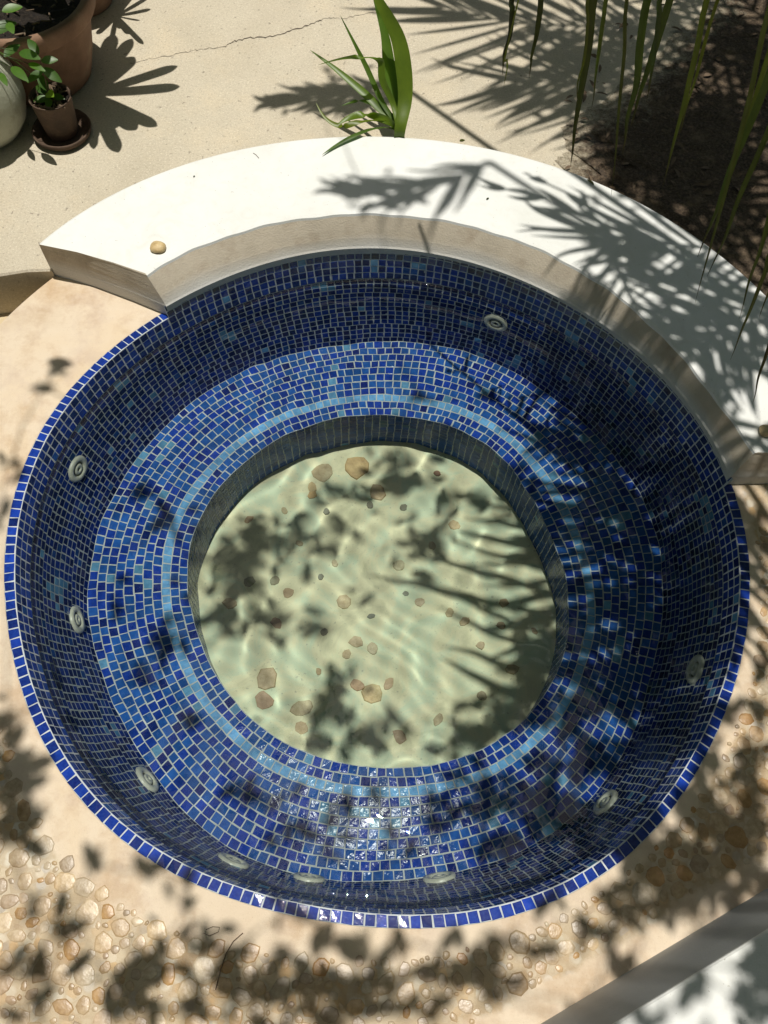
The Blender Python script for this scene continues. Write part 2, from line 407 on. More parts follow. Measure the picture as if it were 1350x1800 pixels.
# well floor
V = [(OI[0], OI[1], ZF)]; F = []
a72 = np.linspace(0, 2 * math.pi, 97)[:-1]
rings = 8
for j in range(1, rings + 1):
    rr = (.5873 + fz(FI, a72) + .01) * j / rings
    zz = ZF + .004 * np.sin(3 * a72 + j) * (j / rings) + (.006 if j == rings else 0)
    V += [(OI[0] + q * math.cos(b), OI[1] + q * math.sin(b), w) for q, b, w in zip(rr, a72, zz)]
for i in range(96): F.append((0, 1 + i, 1 + (i + 1) % 96))
for j in range(rings - 1):
    for i in range(96): F.append((1 + j * 96 + i, 1 + (j + 1) * 96 + i, 1 + (j + 1) * 96 + (i + 1) % 96, 1 + j * 96 + (i + 1) % 96))
well_floor = link('well_floor', mesh_np('well_floor', V, F, [M_WELL], smooth=True), pool)
WELLZ = ZF

# water body
nA, nRr = 384, 150
V = []; F = []
a_ = np.linspace(0, 2 * math.pi, nA + 1)[:-1]
sw = -ZW / .4407
edge = wall_p(a_, np.full(nA, sw)); er = np.hypot(edge[:, 0], edge[:, 1]) + .0
waves = [(rs.rand() * 2 * math.pi, L, A, rs.rand() * 6.28) for L, A in ((.55, .0008), (.38, .0005), (.27, .0004), (.20, .00028), (.15, .00018), (.12, .00016), (.095, .00013), (.33, .0005), (.17, .00026), (.075, .00010), (.062, .00006), (.11, .00014))]
def ripple(x, y):
    z = np.zeros_like(x)
    wx = x + .05 * np.sin(5 * y + 1) + .018 * np.sin(13 * x + 9 * y); wy = y + .05 * np.sin(4.3 * x) + .018 * np.sin(11 * y - 12 * x + 2)
    for (d, L, A, p) in waves: z += A * np.sin(2 * math.pi / L * (wx * math.cos(d) + wy * math.sin(d)) + p)
    for (px, py, L, A, w) in ((-.33, -.40, .075, .00022, .14), (.15, -.60, .05, .00016, .14)):
        d = np.hypot(x - px, y - py); z += A * np.sin(2 * math.pi / L * d) * np.exp(-(d / w) ** 2)
    return z
WS = 1.0
V.append((0, 0, ZW + WS * float(ripple(np.array(0.), np.array(0.)))))
fr = np.linspace(0, 1, nRr + 1)[1:]
for f_ in fr:
    x = er * f_ * np.cos(a_); y = er * f_ * np.sin(a_)
    dedge = er * (1 - f_)
    z = ZW + WS * ripple(x, y) + .005 * np.exp(-dedge / .007)
    V += np.stack([x, y, z], -1).tolist()
for i in range(nA): F.append((0, 1 + i, 1 + (i + 1) % nA))
for j in range(nRr - 1):
    b = 1 + j * nA
    for i in range(nA): F.append((b + i, b + nA + i, b + nA + (i + 1) % nA, b + (i + 1) % nA))
# sides slightly behind the tile faces, bottom under the floor
ntop = len(F); last = 1 + (nRr - 1) * nA
b0 = len(V); V += [(v[0] * 1.03, v[1] * 1.03, ZW - .004) for v in V[last:last + nA]]
b1 = len(V); V += [(1.1 * math.cos(b), 1.1 * math.sin(b), ZF - .1) for b in a_]
for (p, q) in ((last, b0), (b0, b1)):
    for i in range(nA): F.append((p + i, q + i, q + (i + 1) % nA, p + (i + 1) % nA))
F.append(tuple(range(b1 + nA - 1, b1 - 1, -1)))
wm = mesh_np('water', V, F, [M_WATER], smooth=False)
wm.polygons.foreach_set('use_smooth', [i < ntop for i in range(len(F))])
water = link('water', wm); water['kind'] = 'structure'
water.cycles.is_caustics_caster = True

# jets
def add_jet(d, z):
    a = math.radians(d); s = z / -.4407
    p = wall_p(np.array([a]), np.array([s]))[0]; p2 = wall_p(np.array([a]), np.array([s + .1]))[0]; p3 = wall_p(np.array([a + .02]), np.array([s]))[0]
    dn = Vector(p2 - p).normalized(); tn = Vector(p3 - p).normalized(); n = dn.cross(tn).normalized()
    if n.dot(Vector((-p[0], -p[1], 0))) < 0: n = -n
    tn = dn.cross(n)
    R = Matrix((tn, dn, n)).transposed().to_4x4(); R.translation = Vector(p)
    V, F = lathe([(.044, -.003), (.044, .004), (.041, .009), (.030, .0095), (.0255, .007), (.0245, .001)], 28)
    o = link('jet_collar', mesh_np('jet_collar', V, F, [M_PLASTIC], smooth=True), pool); o.matrix_world = R
    V, F = lathe([(.0185, .001), (.0175, .0065), (.015, .0085), (.009, .009), (.0065, .007), (.006, .003)], 24)
    V2, F2 = lathe([(.0262, .0022), (.0, .0026)], 24)
    mb = MB(); mb.add(V, F)
    n_ = link('jet_nozzle', mesh_np('jet_nozzle', mb.V, mb.F, [M_PLASTIC], smooth=True), o)
    mb2 = MB(); mb2.add(V2, F2); link('jet_recess', mesh_np('jet_recess', mb2.V, mb2.F, [M_DARKPL]), o)
for (d, z) in JETS: add_jet(d, z)

# ---------------------------------------------------------------- layout helper: a point of the place from its bearing in the survey photo
def at(x, y, z=0.0):
    d = cF + cR * ((x - 675) / 1456.545) - cU * ((y - 900) / 1456.545)
    return CP + d * ((z - CP.z) / d.z)
def at_w(x, y, z):
    d = (cF + cR * ((x - 675) / 1456.545) - cU * ((y - 900) / 1456.545)).normalized()
    P = CP + d * ((ZW - CP.z) / d.z); h = Vector((d.x, d.y, 0)) / 1.333
    dz = -math.sqrt(1 - h.length_squared); return P + Vector((h.x, h.y, dz)) * ((z - ZW) / dz)
def toplane(x, y, xy):   # height at which the sight line passes nearest above the plan point xy
    d = cF + cR * ((x - 675) / 1456.545) - cU * ((y - 900) / 1456.545)
    dd = Vector((d.x, d.y)); v = Vector((xy[0] - CP.x, xy[1] - CP.y)); t = v.dot(dd) / dd.length_squared
    return CP + d * t
def lerp_tab(tab, x):
    xs = [t[0] for t in tab]; return float(np.interp(x, xs, [t[1] for t in tab]))

# ---------------------------------------------------------------- pool surround (cream plaster running into a resin pebble bed)
k = N('surround'); t = k.attr()
g = k.noise(2.2, 6, .6, dist=.8); g2 = k.noise(9, 6, .65); h = k.noise(450, 4)
cc = k.ramp(g, [(.3, (.60, .48, .34)), (.5, (.68, .57, .43)), (.7, (.66, .52, .35))])
cc = k.mix(k.ramp(g2, [(.50, 0.0), (.68, .5)]), cc, (.52, .40, .31))
v = k.vor(40); v2 = k.vor(40, out='Color'); sep = k.n('ShaderNodeSeparateColor'); k.l(v2, sep.inputs[0])
pc = k.ramp(sep.outputs[0], [(.0, (.62, .54, .40)), (.3, (.48, .37, .23)), (.5, (.66, .61, .50)), (.7, (.55, .36, .16)), (.88, (.38, .33, .27)), (1, (.7, .66, .58))])
pc = k.mix(k.ramp(v, [(.38, 0.0), (.55, .7)]), pc, (.47, .37, .24)); pc = k.mix(k.ramp(g, [(.4, 0.0), (.7, .5)]), pc, (.55, .43, .27))
s2 = k.n('ShaderNodeSeparateColor'); k.l(t, s2.inputs[0])
mk = k.ramp(k.math('ADD', s2.outputs[0], k.math('MULTIPLY', k.math('SUBTRACT', k.noise(14, 5, .7), .5), .9)), [(.35, 0.0), (.65, 1.0)])
cc = k.mix(mk, cc, pc); cc = k.mix(k.ramp(k.noise(260, 2), [(.64, 0.0), (.74, .4)]), cc, (.35, .26, .17))
k.col(cc); cc = k.mix(k.ramp(k.noise(6, 5, .7), [(.48, 0.0), (.66, .5)]), cc, k.mix(1.0, cc, (.62, .46, .30), 'MULTIPLY'))
k.col(cc); k.rough(k.mix(mk, (.5, .5, .5), (.36, .36, .36)))
k.bump(k.math('SUBTRACT', h, k.math('MULTIPLY', mk, v)), .45, .004); M_SURR = k.m
PEB = [(-180, 1.75), (-172, 1.5), (-165, 1.2), (-158, 1.09), (-145, 1.07), (-132, 1.10), (-118, 1.10), (-105, 1.06), (-90, 1.04), (-70, 1.035), (-50, 1.03), (-20, 1.03), (20, 1.03), (60, 1.6), (100, 1.75), (180, 1.75)]
wall_A = Vector((.43, -1.136, 0)); wall_d = Vector((.534, .309, 0)).normalized(); wall_n = Vector((wall_d.y, -wall_d.x, 0))
ss = lambda x: max(0., min(1., x)) ** 2 * (3 - 2 * max(0., min(1., x)))
V = []; F = []; C = []; nA2 = 240; rad = list(np.linspace(0, .12, 8)) + [.16, .2, .25, .31, .38, .46, .55, .68, .85, 1.05, 1.3]
ang = np.linspace(-math.pi, math.pi, nA2 + 1)
for a in ang:
    dg = math.degrees(a); r0 = 1.0 + float(fz(FR, a)) - .0005
    # the left edge of the slab is an arc; towards the viewer the slab runs on
    if dg > 135: rmax = 1.347
    elif dg < -168: rmax = 1.347 + .95 * ss((dg + 180) / -12 + 1)
    else: rmax = 2.3
    if -180 <= dg < -168: rmax = 1.347 + .95 * ss((dg + 180) / 12)
    for q in rad:
        r = r0 + q if q <= .2 else r0 + .2 + (rmax - r0 - .2) * (q - .2) / 1.1
        pb = lerp_tab(PEB, dg)
        P = Vector((r * math.cos(a), r * math.sin(a), 0)); dw = -(P - wall_A).dot(wall_n)
        mkv = ss((r - pb) / .05 + .2) * ss((dw - .05) / .03)
        V.append((P.x, P.y, 0)); C.append((mkv, mkv, mkv))
nr = len(rad)
for i in range(nA2):
    for j in range(nr - 1): F.append((i * nr + j, i * nr + j + 1, (i + 1) * nr + j + 1, (i + 1) * nr + j))
b = len(V)
for i in range(nA2 + 1):
    p = V[i * nr + nr - 1]; V.append((p[0] * 1.003, p[1] * 1.003, -.008)); V.append((p[0], p[1], -.16)); C += [(0, 0, 0)] * 2
for i in range(nA2):
    F.append((i * nr + nr - 1, b + 2 * i, b + 2 * i + 2, (i + 1) * nr + nr - 1)); F.append((b + 2 * i, b + 2 * i + 1, b + 2 * i + 3, b + 2 * i + 2))
surround = link('pool_surround', mesh_np('pool_surround', V, F, [M_SURR], col=np.array(C))); surround['kind'] = 'structure'

STC = [(.66, .57, .42), (.60, .49, .33), (.70, .64, .51), (.62, .42, .20), (.52, .45, .35), (.68, .57, .39), (.60, .50, .38), (.24, .24, .24), (.66, .50, .30)]
def pebble_mesh(c, r, hgt, col, sides=None, sink=.0012, flat=.78):
    n = sides or rs.randint(7, 11); ph = rs.rand() * 6.28; el = .65 + .35 * rs.rand(); ea = rs.rand() * 3.14
    rr = []; 
    for i in range(n):
        a = ph + 2 * math.pi * (i + .35 * (rs.rand() - .5)) / n; q = r * (.82 + .28 * rs.rand())
        x, y = q * math.cos(a), q * math.sin(a) * el
        rr.append((x * math.cos(ea) - y * math.sin(ea), x * math.sin(ea) + y * math.cos(ea)))
    V = [(c[0] + x, c[1] + y, c[2] - sink) for x, y in rr] + [(c[0] + x * .93, c[1] + y * .93, c[2] + hgt * .6) for x, y in rr] + \
        [(c[0] + x * flat, c[1] + y * flat, c[2] + hgt * (.95 + .1 * rs.rand())) for x, y in rr]
    F = []
    for l in range(2):
        for i in range(n): F.append((l * n + i, l * n + (i + 1) % n, (l + 1) * n + (i + 1) % n, (l + 1) * n + i))
    F.append(tuple(range(2 * n, 3 * n)))
    return V, F
def to_px(P):
    d = Vector(P) - CP; z = d.dot(cF)
    return 675 + 1456.545 * d.dot(cR) / z, 900 - 1456.545 * d.dot(cU) / z, z
# stones in the pebble bed
spots = []; tries = 0
gridc = {}
def free(x, y, r):
    gx, gy = int(x / .07), int(y / .07)
    for i in range(gx - 1, gx + 2):
        for j in range(gy - 1, gy + 2):
            for (u, v_, w) in gridc.get((i, j), ()):
                if (u - x) ** 2 + (v_ - y) ** 2 < (w + r) ** 2 * .66: return False
    return True
for rad_, tr in ((.030, 200), (.026, 900), (.025, 9000), (.018, 26000), (.012, 26000), (.008, 20000)):
    for _ in range(tr):
        x = rs.uniform(-1.5, 1.55); y = rs.uniform(-1.55, .75); r = math.hypot(x, y); dg = math.degrees(math.atan2(y, x))
        if r > 1.75: continue
        pb = lerp_tab(PEB, dg)
        if r < max(pb, 1.03 + rad_ * .6) + rad_ * .3 or r < 1.02 + rad_ + float(fz(FR, math.atan2(y, x))): continue
        if -(Vector((x, y, 0)) - wall_A).dot(wall_n) < .06 + rad_: continue
        if dg > 5: continue
        px = to_px((x, y, 0))
        if not (-60 < px[0] < 1410 and -60 < px[1] < 1860): continue
        rr = rad_ * rs.uniform(.8, 1.15)
        if free(x, y, rr): gridc.setdefault((int(x / .07), int(y / .07)), []).append((x, y, rr)); spots.append((x, y, rr, px))
spots.sort(key=lambda s: -s[2] / s[3][2] if (0 < s[3][0] < 1350 and 0 < s[3][1] < 1800) else 0)
mb = MB()
for i, (x, y, r, px) in enumerate(spots):
    c = STC[rs.choice(9, p=[.22, .15, .19, .07, .07, .15, .10, .0, .05])]; bri = .70 + .28 * rs.rand(); c = (c[0] * bri, c[1] * bri * .93, c[2] * bri * .85)
    if i < 300:
        V, F = pebble_mesh((0, 0, 0), r, .0006 + .0010 * rs.rand(), c)
        link('pebble', mesh_np('pebble', V, F, [M_WETSTONE], col=np.array([c] * len(V)), smooth=True), surround, (x, y, 0))
    else:
        V, F = pebble_mesh((x, y, 0), r, .001 + .002 * rs.rand(), c); mb.add(V, F, c)
o = mb.build('small_pebbles', M_WETSTONE, surround, smooth=True); o['kind'] = 'stuff'

# pebbles set in the well floor (larger ones where the photograph shows them)
WP = [(627, 820, 26, (.62, .42, .20)), (567, 830, 24, (.55, .48, .36)), (548, 858, 12, (.62, .50, .30)), (548, 871, 11, (.66, .45, .20)), (440, 916, 11, (.55, .38, .26)), (468, 1195, 24, (.50, .38, .26)),
      (465, 1232, 17, (.48, .30, .22)), (655, 1218, 20, (.58, .46, .26)), (628, 1203, 14, (.55, .34, .22)), (684, 1202, 12, (.58, .40, .28)), (603, 1057, 16, (.58, .48, .34)), (627, 1130, 14, (.58, .46, .34)),
      (531, 1245, 19, (.52, .46, .34)), (529, 1281, 13, (.52, .38, .24)), (487, 1094, 12, (.42, .28, .22)), (702, 1292, 15, (.34, .22, .16)), (653, 1085, 8, (.10, .13, .13)), (571, 1111, 9, (.20, .20, .17)),
      (574, 901, 7, (.10, .12, .11)), (711, 892, 9, (.12, .14, .13)), (714, 1043, 6, (.10, .13, .13)), (565, 1014, 8, (.12, .15, .14)), (650, 889, 9, (.14, .16, .15)), (440, 1020, 12, (.26, .28, .22)), (484, 1020, 10, (.24, .26, .2)),
      (800, 924, 13, (.56, .44, .28)), (817, 1093, 11, (.48, .36, .24)), (865, 835, 12, (.56, .42, .34)), (790, 1078, 9, (.52, .42, .26)), (700, 995, 12, (.54, .5, .38)), (740, 1058, 10, (.55, .45, .36)), (665, 865, 20, (.50, .38, .26)),
      (507, 1042, 10, (.46, .34, .24)), (402, 1060, 13, (.48, .38, .27)), (900, 1175, 12, (.42, .34, .24)), (880, 1100, 8, (.40, .32, .24)), (845, 1135, 9, (.44, .34, .24)), (770, 1262, 12, (.42, .35, .25)), (610, 1150, 9, (.56, .44, .30)), (655, 1140, 10, (.52, .46, .36)),
      (885, 1060, 9, (.48, .40, .30)), (768, 832, 7, (.30, .12, .08)), (430, 1290, 10, (.5, .42, .3)), (560, 1180, 8, (.5, .42, .28)), (760, 960, 9, (.5, .44, .32)), (500, 900, 9, (.54, .46, .32)), (845, 1220, 11, (.4, .33, .24)), (940, 1110, 8, (.42, .35, .26)), (525, 955, 8, (.5, .44, .32)), (590, 990, 8, (.52, .45, .33))]
for (x, y, r, c) in WP:
    P = at_w(x, y, WELLZ); q = r / 1456.545 * 2.72 * 1.0
    if math.hypot(P.x - OI[0], P.y - OI[1]) > .57: continue
    c = tuple(np.array(c) * np.array((.82, .80, .66)) + np.array((.62, .61, .41)) * .18)
    V, F = pebble_mesh((0, 0, 0), q, .0015, c, sides=rs.randint(7, 12), sink=.008, flat=.88)
    o = link('pebble', mesh_np('pebble', V, F, [M_STONE], col=np.array([c] * len(V))), well_floor, (P.x, P.y, WELLZ + .003))

# ---------------------------------------------------------------- patio, lower ground, soil bed
arc = [(1.352 * math.cos(a), 1.352 * math.sin(a)) for a in np.radians(np.linspace(144.6, 8, 90))]
e1 = at(90, 470, .03); e0 = at(0, 481, .03); ed = (e0 - e1).normalized()
left = [(-9, (e0 + ed * 8).y), (e0.x, e0.y), ((e0.x + e1.x) / 2, (e0.y + e1.y) / 2 + .004), (e1.x + .004, e1.y - .004)]
poly = arc + [(1.36, .17), (9, .17), (9, 10), (-9, 10)] + left
bm = bmesh.new(); vs = [bm.verts.new((x, y, .03)) for x, y in poly]; f = bm.faces.new(vs)
if f.normal.z < 0: f.normal_flip()
lw = [bm.verts.new((x, y - .006, .024)) for x, y in left] + [bm.verts.new((x, y - .008, -.15)) for x, y in left]
n = len(left); tv = vs[-n:]
for i in range(n - 1):
    bm.faces.new((tv[i], lw[i], lw[i + 1], tv[i + 1])); bm.faces.new((lw[i], lw[n + i], lw[n + i + 1], lw[i + 1]))
bmesh.ops.triangulate(bm, faces=[f]); me = bpy.data.meshes.new('patio'); bm.to_mesh(me); bm.free(); me.materials.append(M_PATIO)
patio = link('patio', me); patio['kind'] = 'structure'
# crack
pts = [(228, 112), (262, 104), (300, 97), (335, 90), (352, 86), (395, 82), (412, 72), (440, 66), (470, 65), (505, 56), (540, 45), (560, 36), (578, 31), (600, 33), (640, 24), (680, 20)]
V = []; F = []; fine = []
for i in range(len(pts) - 1):
    for q in range(8): u = q / 8; fine.append((pts[i][0] * (1 - u) + pts[i + 1][0] * u, pts[i][1] * (1 - u) + pts[i + 1][1] * u + rs.uniform(-1.6, 1.6)))
for i, (x, y) in enumerate(fine):
    P = at(x, y, .0315); w = (.0035 if 40 < i < 92 else .0014) * rs.uniform(.35, 1.15)
    V += [(P.x, P.y - w / 2 * 1.6, P.z), (P.x, P.y + w / 2 * 1.6, P.z)]
for i in range(len(fine) - 1): F.append((2 * i, 2 * i + 2, 2 * i + 3, 2 * i + 1))
link('crack', mesh_np('crack', V, F, [M_CRACK]), patio)
V = []; F = []
RR = [1.30, 1.6, 2.2, 4, 9, 25, 70]
for r in RR:
    for i in range(96): V.append((r * math.cos(2 * math.pi * i / 96), r * math.sin(2 * math.pi * i / 96), -.145))
for j in range(len(RR) - 1):
    for i in range(96): F.append((j * 96 + i, (j + 1) * 96 + i, (j + 1) * 96 + (i + 1) % 96, j * 96 + (i + 1) % 96))
k = N('lower_ground'); g = k.noise(3, 6, .6); h = k.noise(200, 4)
k.col(k.ramp(g, [(.3, (.50, .40, .24)), (.55, (.62, .50, .32)), (.75, (.48, .37, .24))])); k.rough(.85); k.bump(h, .5, .003)
g_ = link('ground', mesh_np('ground', V, F, [k.m])); g_['kind'] = 'structure'
# soil bed at the right, lapping over the patio
edge = [(978, 283), (1000, 262), (985, 232), (1012, 205), (1060, 180), (1095, 140), (1150, 105), (1180, 60), (1225, 30), (1255, -20), (1300, -80)]
eP = [at(x, y, .03) for x, y in edge]
V = []; F = []; C = []; ncol = 44; nrow = 60
for i in range(nrow + 1):
    u = i / nrow * (len(eP) - 1); i0 = min(int(u), len(eP) - 2); A = eP[i0].lerp(eP[i0 + 1], u - i0)
    A = A + Vector((rs.uniform(-.012, .012), rs.uniform(-.012, .012), 0))
    for j in range(ncol + 1):
        w = (j / ncol) ** 1.3 * 2.6
        P = A + Vector((1, -1.3 + 1.1 * min(1, i / nrow * 1.6), 0)).normalized() * w
        rr = math.hypot(P.x, P.y)
        if rr < 1.365: P *= 1.365 / rr
        z = .0312 + (.008 * ss(w / .35) + rs.uniform(0, .010) * ss(w / .08)) + .01 * math.sin(P.x * 9) * math.sin(P.y * 7) * ss(w / .3)
        V.append((P.x, P.y, z)); q = ss((w + .10) / .38); C.append((q, q, q))
for i in range(nrow):
    for j in range(ncol): b = i * (ncol + 1) + j; F.append((b, b + 1, b + ncol + 2, b + ncol + 1))
so = link('soil_bed', mesh_np('soil_bed', V, F, [M_SOIL], smooth=True, col=np.array(C))); so['kind'] = 'structure'

# ---------------------------------------------------------------- curved white ledge
inn = [(257, 482), (300, 459), (375, 425), (500, 387), (670, 377), (800, 390), (925, 430), (1000, 465), (1110, 535), (1175, 597), (1240, 680), (1330, 800)]
out = [(67, 427), (187, 345), (375, 272), (500, 247), (650, 237), (925, 277), (1070, 325), (1200, 400), (1350, 520)]
HL = .14
def polar(pts):
    t = sorted((math.atan2(p.y, p.x), math.hypot(p.x, p.y)) for p in (at(x, y, HL) for x, y in pts)); return t
ti, to = polar(inn), polar(out); to = [(-.1, 1.385)] + to; ti = [(-.1, 1.035)] + ti
pfit = {id(t): np.polyfit([q[0] for q in t[1:]], [q[1] for q in t[1:]], 5) for t in (ti, to)}
def sm(tab, a):
    if a > tab[1][0]: return float(np.polyval(pfit[id(tab)], a))
    return float(np.mean([np.interp(a + d, [t[0] for t in tab], [t[1] for t in tab]) for d in (-.06, -.03, 0, .03, .06)])) if tab[1][0] + .06 < a < tab[-1][0] - .06 else float(np.interp(a, [t[0] for t in tab], [t[1] for t in tab]))
aLi, aLo = ti[-1][0], to[-1][0]; aLb = LA - .0          # left end: inner top, outer top, inner bottom
bev = .010
prof = []      # (kind, dr, z, blend) around the section from inner bottom to outer bottom
def section(u):
    """u in 0..1 from the right end to the left end"""
    out_ = []
    def P(a, r, z): return (r * math.cos(a), r * math.sin(a), z)
    ai = RA + .02 + (aLi - RA - .02) * u; ao = RA - .045 + (aLo - RA + .045) * u; ab = RA + (aLb - RA) * u
    ri = sm(ti, ai); ro = sm(to, ao); rb = .9735 + float(fz(FR, ab)) ; rb0 = rb
    wobi = .002 * math.sin(ai * 23) + .0015 * math.sin(ai * 57)
    ri += wobi
    out_.append(P(ab, rb + .004, -.02)); out_.append(P(ab, rb + .0015, ZT - .001)); out_.append(P(ab * .97 + ai * .03, rb + .006, ZT + .004))
    for q in (.3, .6, .85): out_.append(P(ab + (ai - ab) * q, rb + .006 + (ri - rb - .006) * (q ** 1.15), ZT + .004 + (HL - bev - ZT - .004) * q))
    am = ai; out_.append(P(am, ri, HL - bev)); out_.append(P(am, ri + bev * .3, HL - bev * .3)); out_.append(P(am, ri + bev * 1.1, HL))
    for q in (.33, .66): out_.append(P(ai + (ao - ai) * q, ri + (ro - ri) * q, HL + .0015 * math.sin(ai * 11 + q * 5)))
    out_.append(P(ao, ro - bev, HL)); out_.append(P(ao, ro - bev * .3, HL - bev * .3)); out_.append(P(ao, ro, HL - bev)); out_.append(P(ao, ro - .002, -.15))
    return out_
V = []; F = []; mi = []; nS = 150
for i in range(nS + 1): V += section(i / nS)
m_ = len(section(0))
for i in range(nS):
    for j in range(m_ - 1):
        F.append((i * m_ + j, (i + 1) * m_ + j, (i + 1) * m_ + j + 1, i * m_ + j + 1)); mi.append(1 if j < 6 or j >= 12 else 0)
for e_, flip in ((0, 0), (nS, 1)):      # end faces: ruled between the inner and outer edges
    S_ = [Vector(v) for v in V[e_ * m_:(e_ + 1) * m_]]; ob, ot = S_[14], S_[13]; rows_ = []
    outer_ = [ob, ob.lerp(ot, (S_[1].z - ob.z) / (ot.z - ob.z)), ob.lerp(ot, (S_[2].z - ob.z) / (ot.z - ob.z))] + [ob.lerp(ot, (S_[j].z - ob.z) / (ot.z - ob.z)) for j in (3, 4, 5)] + [S_[13], S_[12], S_[11]]
    for j in range(9):
        b_ = len(V); V += [tuple(S_[j].lerp(outer_[j], q) + (S_[k_] - S_[8].lerp(S_[11], q) if k_ else Vector((0, 0, 0)))) for q, k_ in ((0, 0), (.33, 9), (.66, 10), (1, 0))]; rows_.append(b_)
    for j in range(8):
        for q in range(3):
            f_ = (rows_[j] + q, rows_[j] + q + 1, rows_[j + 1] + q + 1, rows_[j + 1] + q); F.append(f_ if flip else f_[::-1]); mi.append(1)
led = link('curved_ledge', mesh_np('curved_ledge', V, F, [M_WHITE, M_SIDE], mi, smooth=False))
tag(led, 'curved ledge with white painted top and stained sides rising behind the pool', 'ledge')
# two stones on the ledge
def round_stone(name, P, r, c, label):
    bm = bmesh.new(); bmesh.ops.create_icosphere(bm, subdivisions=3, radius=1)
    for v in bm.verts:
        f_ = 1 + .06 * math.sin(v.co.x * 3 + 1) * math.cos(v.co.y * 4) + .03 * math.sin(v.co.z * 6 + v.co.x * 5)
        v.co = Vector((v.co.x * r * 1.08, v.co.y * r * .95, v.co.z * r * .55)) * f_
    me = bpy.data.meshes.new(name); bm.to_mesh(me); bm.free(); me.materials.append(M_STONE)
    a = me.attributes.new('tint', 'FLOAT_COLOR', 'POINT'); a.data.foreach_set('color', list(c + (1,)) * len(me.vertices))
    me.polygons.foreach_set('use_smooth', [True] * len(me.polygons))
    o = link(name, me, None, (P.x, P.y, HL + r * .40)); tag(o, label, 'stone')
round_stone('round_stone', at(279, 438, HL), .023, (.66, .52, .27), 'small round yellow stone on the left end of the white ledge')
round_stone('round_stone', at(1346, 760, HL), .021, (.62, .50, .28), 'small round yellow stone on the right end of the white ledge, at the photo edge')

# ---------------------------------------------------------------- white block in the near right corner
hb = .32; A = wall_A - wall_d * 1.0; L = 3.2; D = .55
bm = bmesh.new(); base = [A, A + wall_d * L, A + wall_d * L + wall_n * D, A + wall_n * D]
vb = [bm.verts.new((p.x, p.y, -.01)) for p in base]; vt = [bm.verts.new((p.x, p.y, hb)) for p in base]
fs = [bm.faces.new(vt)]; fs[0].material_index = 0
for i in range(4): f = bm.faces.new((vb[i], vb[(i + 1) % 4], vt[(i + 1) % 4], vt[i])); f.material_index = 1
bmesh.ops.recalc_face_normals(bm, faces=bm.faces)
bmesh.ops.bevel(bm, geom=[e for e in bm.edges if all(v.co.z > .1 for v in e.verts)], offset=.009, segments=3, affect='EDGES', profile=.6)
me = bpy.data.meshes.new('low_wall'); bm.to_mesh(me); bm.free(); me.materials.append(M_WHITE); me.materials.append(M_GREY)
lwll = link('low_wall', me); tag(lwll, 'low wall with white top and grey side in the near right corner', 'low wall')

# ---------------------------------------------------------------- foliage builders
def blade(path, w, fold=.25, seg=None, wprof=None, side=None, droop=None):
    """strap leaf along path: 3 columns with a folded midrib. w = half width"""
    P = [Vector(p) for p in path]; 
    # resample with Catmull-Rom
    Q = []; n = len(P)
    for i in range(n - 1):
        p0, p1, p2, p3 = P[max(i - 1, 0)], P[i], P[i + 1], P[min(i + 2, n - 1)]
        for q in range(5):
            t = q / 5; Q.append(.5 * ((2 * p1) + (p2 - p0) * t + (2 * p0 - 5 * p1 + 4 * p2 - p3) * t * t + (3 * p1 - p0 - 3 * p2 + p3) * t ** 3))
    Q.append(P[-1]); V = []; F = []; m = len(Q)
    wp = wprof or (lambda u: (.35 + .65 * math.sin(min(u * 1.6, 1) * math.pi / 2)) * (1 - max(0, (u - .35) / .65) ** 2.2) + .02)
    for i, p in enumerate(Q):
        t = (Q[min(i + 1, m - 1)] - Q[max(i - 1, 0)]).normalized()
        s = side if side is not None else t.cross(Vector((0, 0, 1)))
        s = s - t * s.dot(t)
        if s.length < 1e-3: s = Vector((1, 0, 0))
        s.normalize(); nn = s.cross(t); ww = w * wp(i / (m - 1))
        V += [p - s * ww + nn * ww * fold, p, p + s * ww + nn * ww * fold]
    for i in range(m - 1):
        for j in range(2): F.append((i * 3 + j, i * 3 + j + 1, (i + 1) * 3 + j + 1, (i + 1) * 3 + j))
    return [tuple(v) for v in V], F
def oval(c, d, n, L, Wd, cup=.15, seg=6):
    """broad leaf from base c along d with normal n"""
    d = d.normalized(); s = d.cross(n).normalized(); n = s.cross(d); V = []; F = []
    for i in range(seg + 1):
        u = i / seg; w = Wd / 2 * math.sin(math.pi * min(1, u * .94 + .03)) ** .75 * (1 - .25 * u)
        b = c + d * L * u - n * L * .18 * u * u
        V += [b - s * w + n * w * cup, b, b + s * w + n * w * cup]
    for i in range(seg):
        for j in range(2): F.append((i * 3 + j, i * 3 + j + 1, (i + 1) * 3 + j + 1, (i + 1) * 3 + j))
    return V, F
def leafpart(name, V, F, parent, c, mat=None):
    return link(name, mesh_np(name, V, F, [mat or M_LEAF], col=np.array([c] * len(V)), smooth=True), parent)

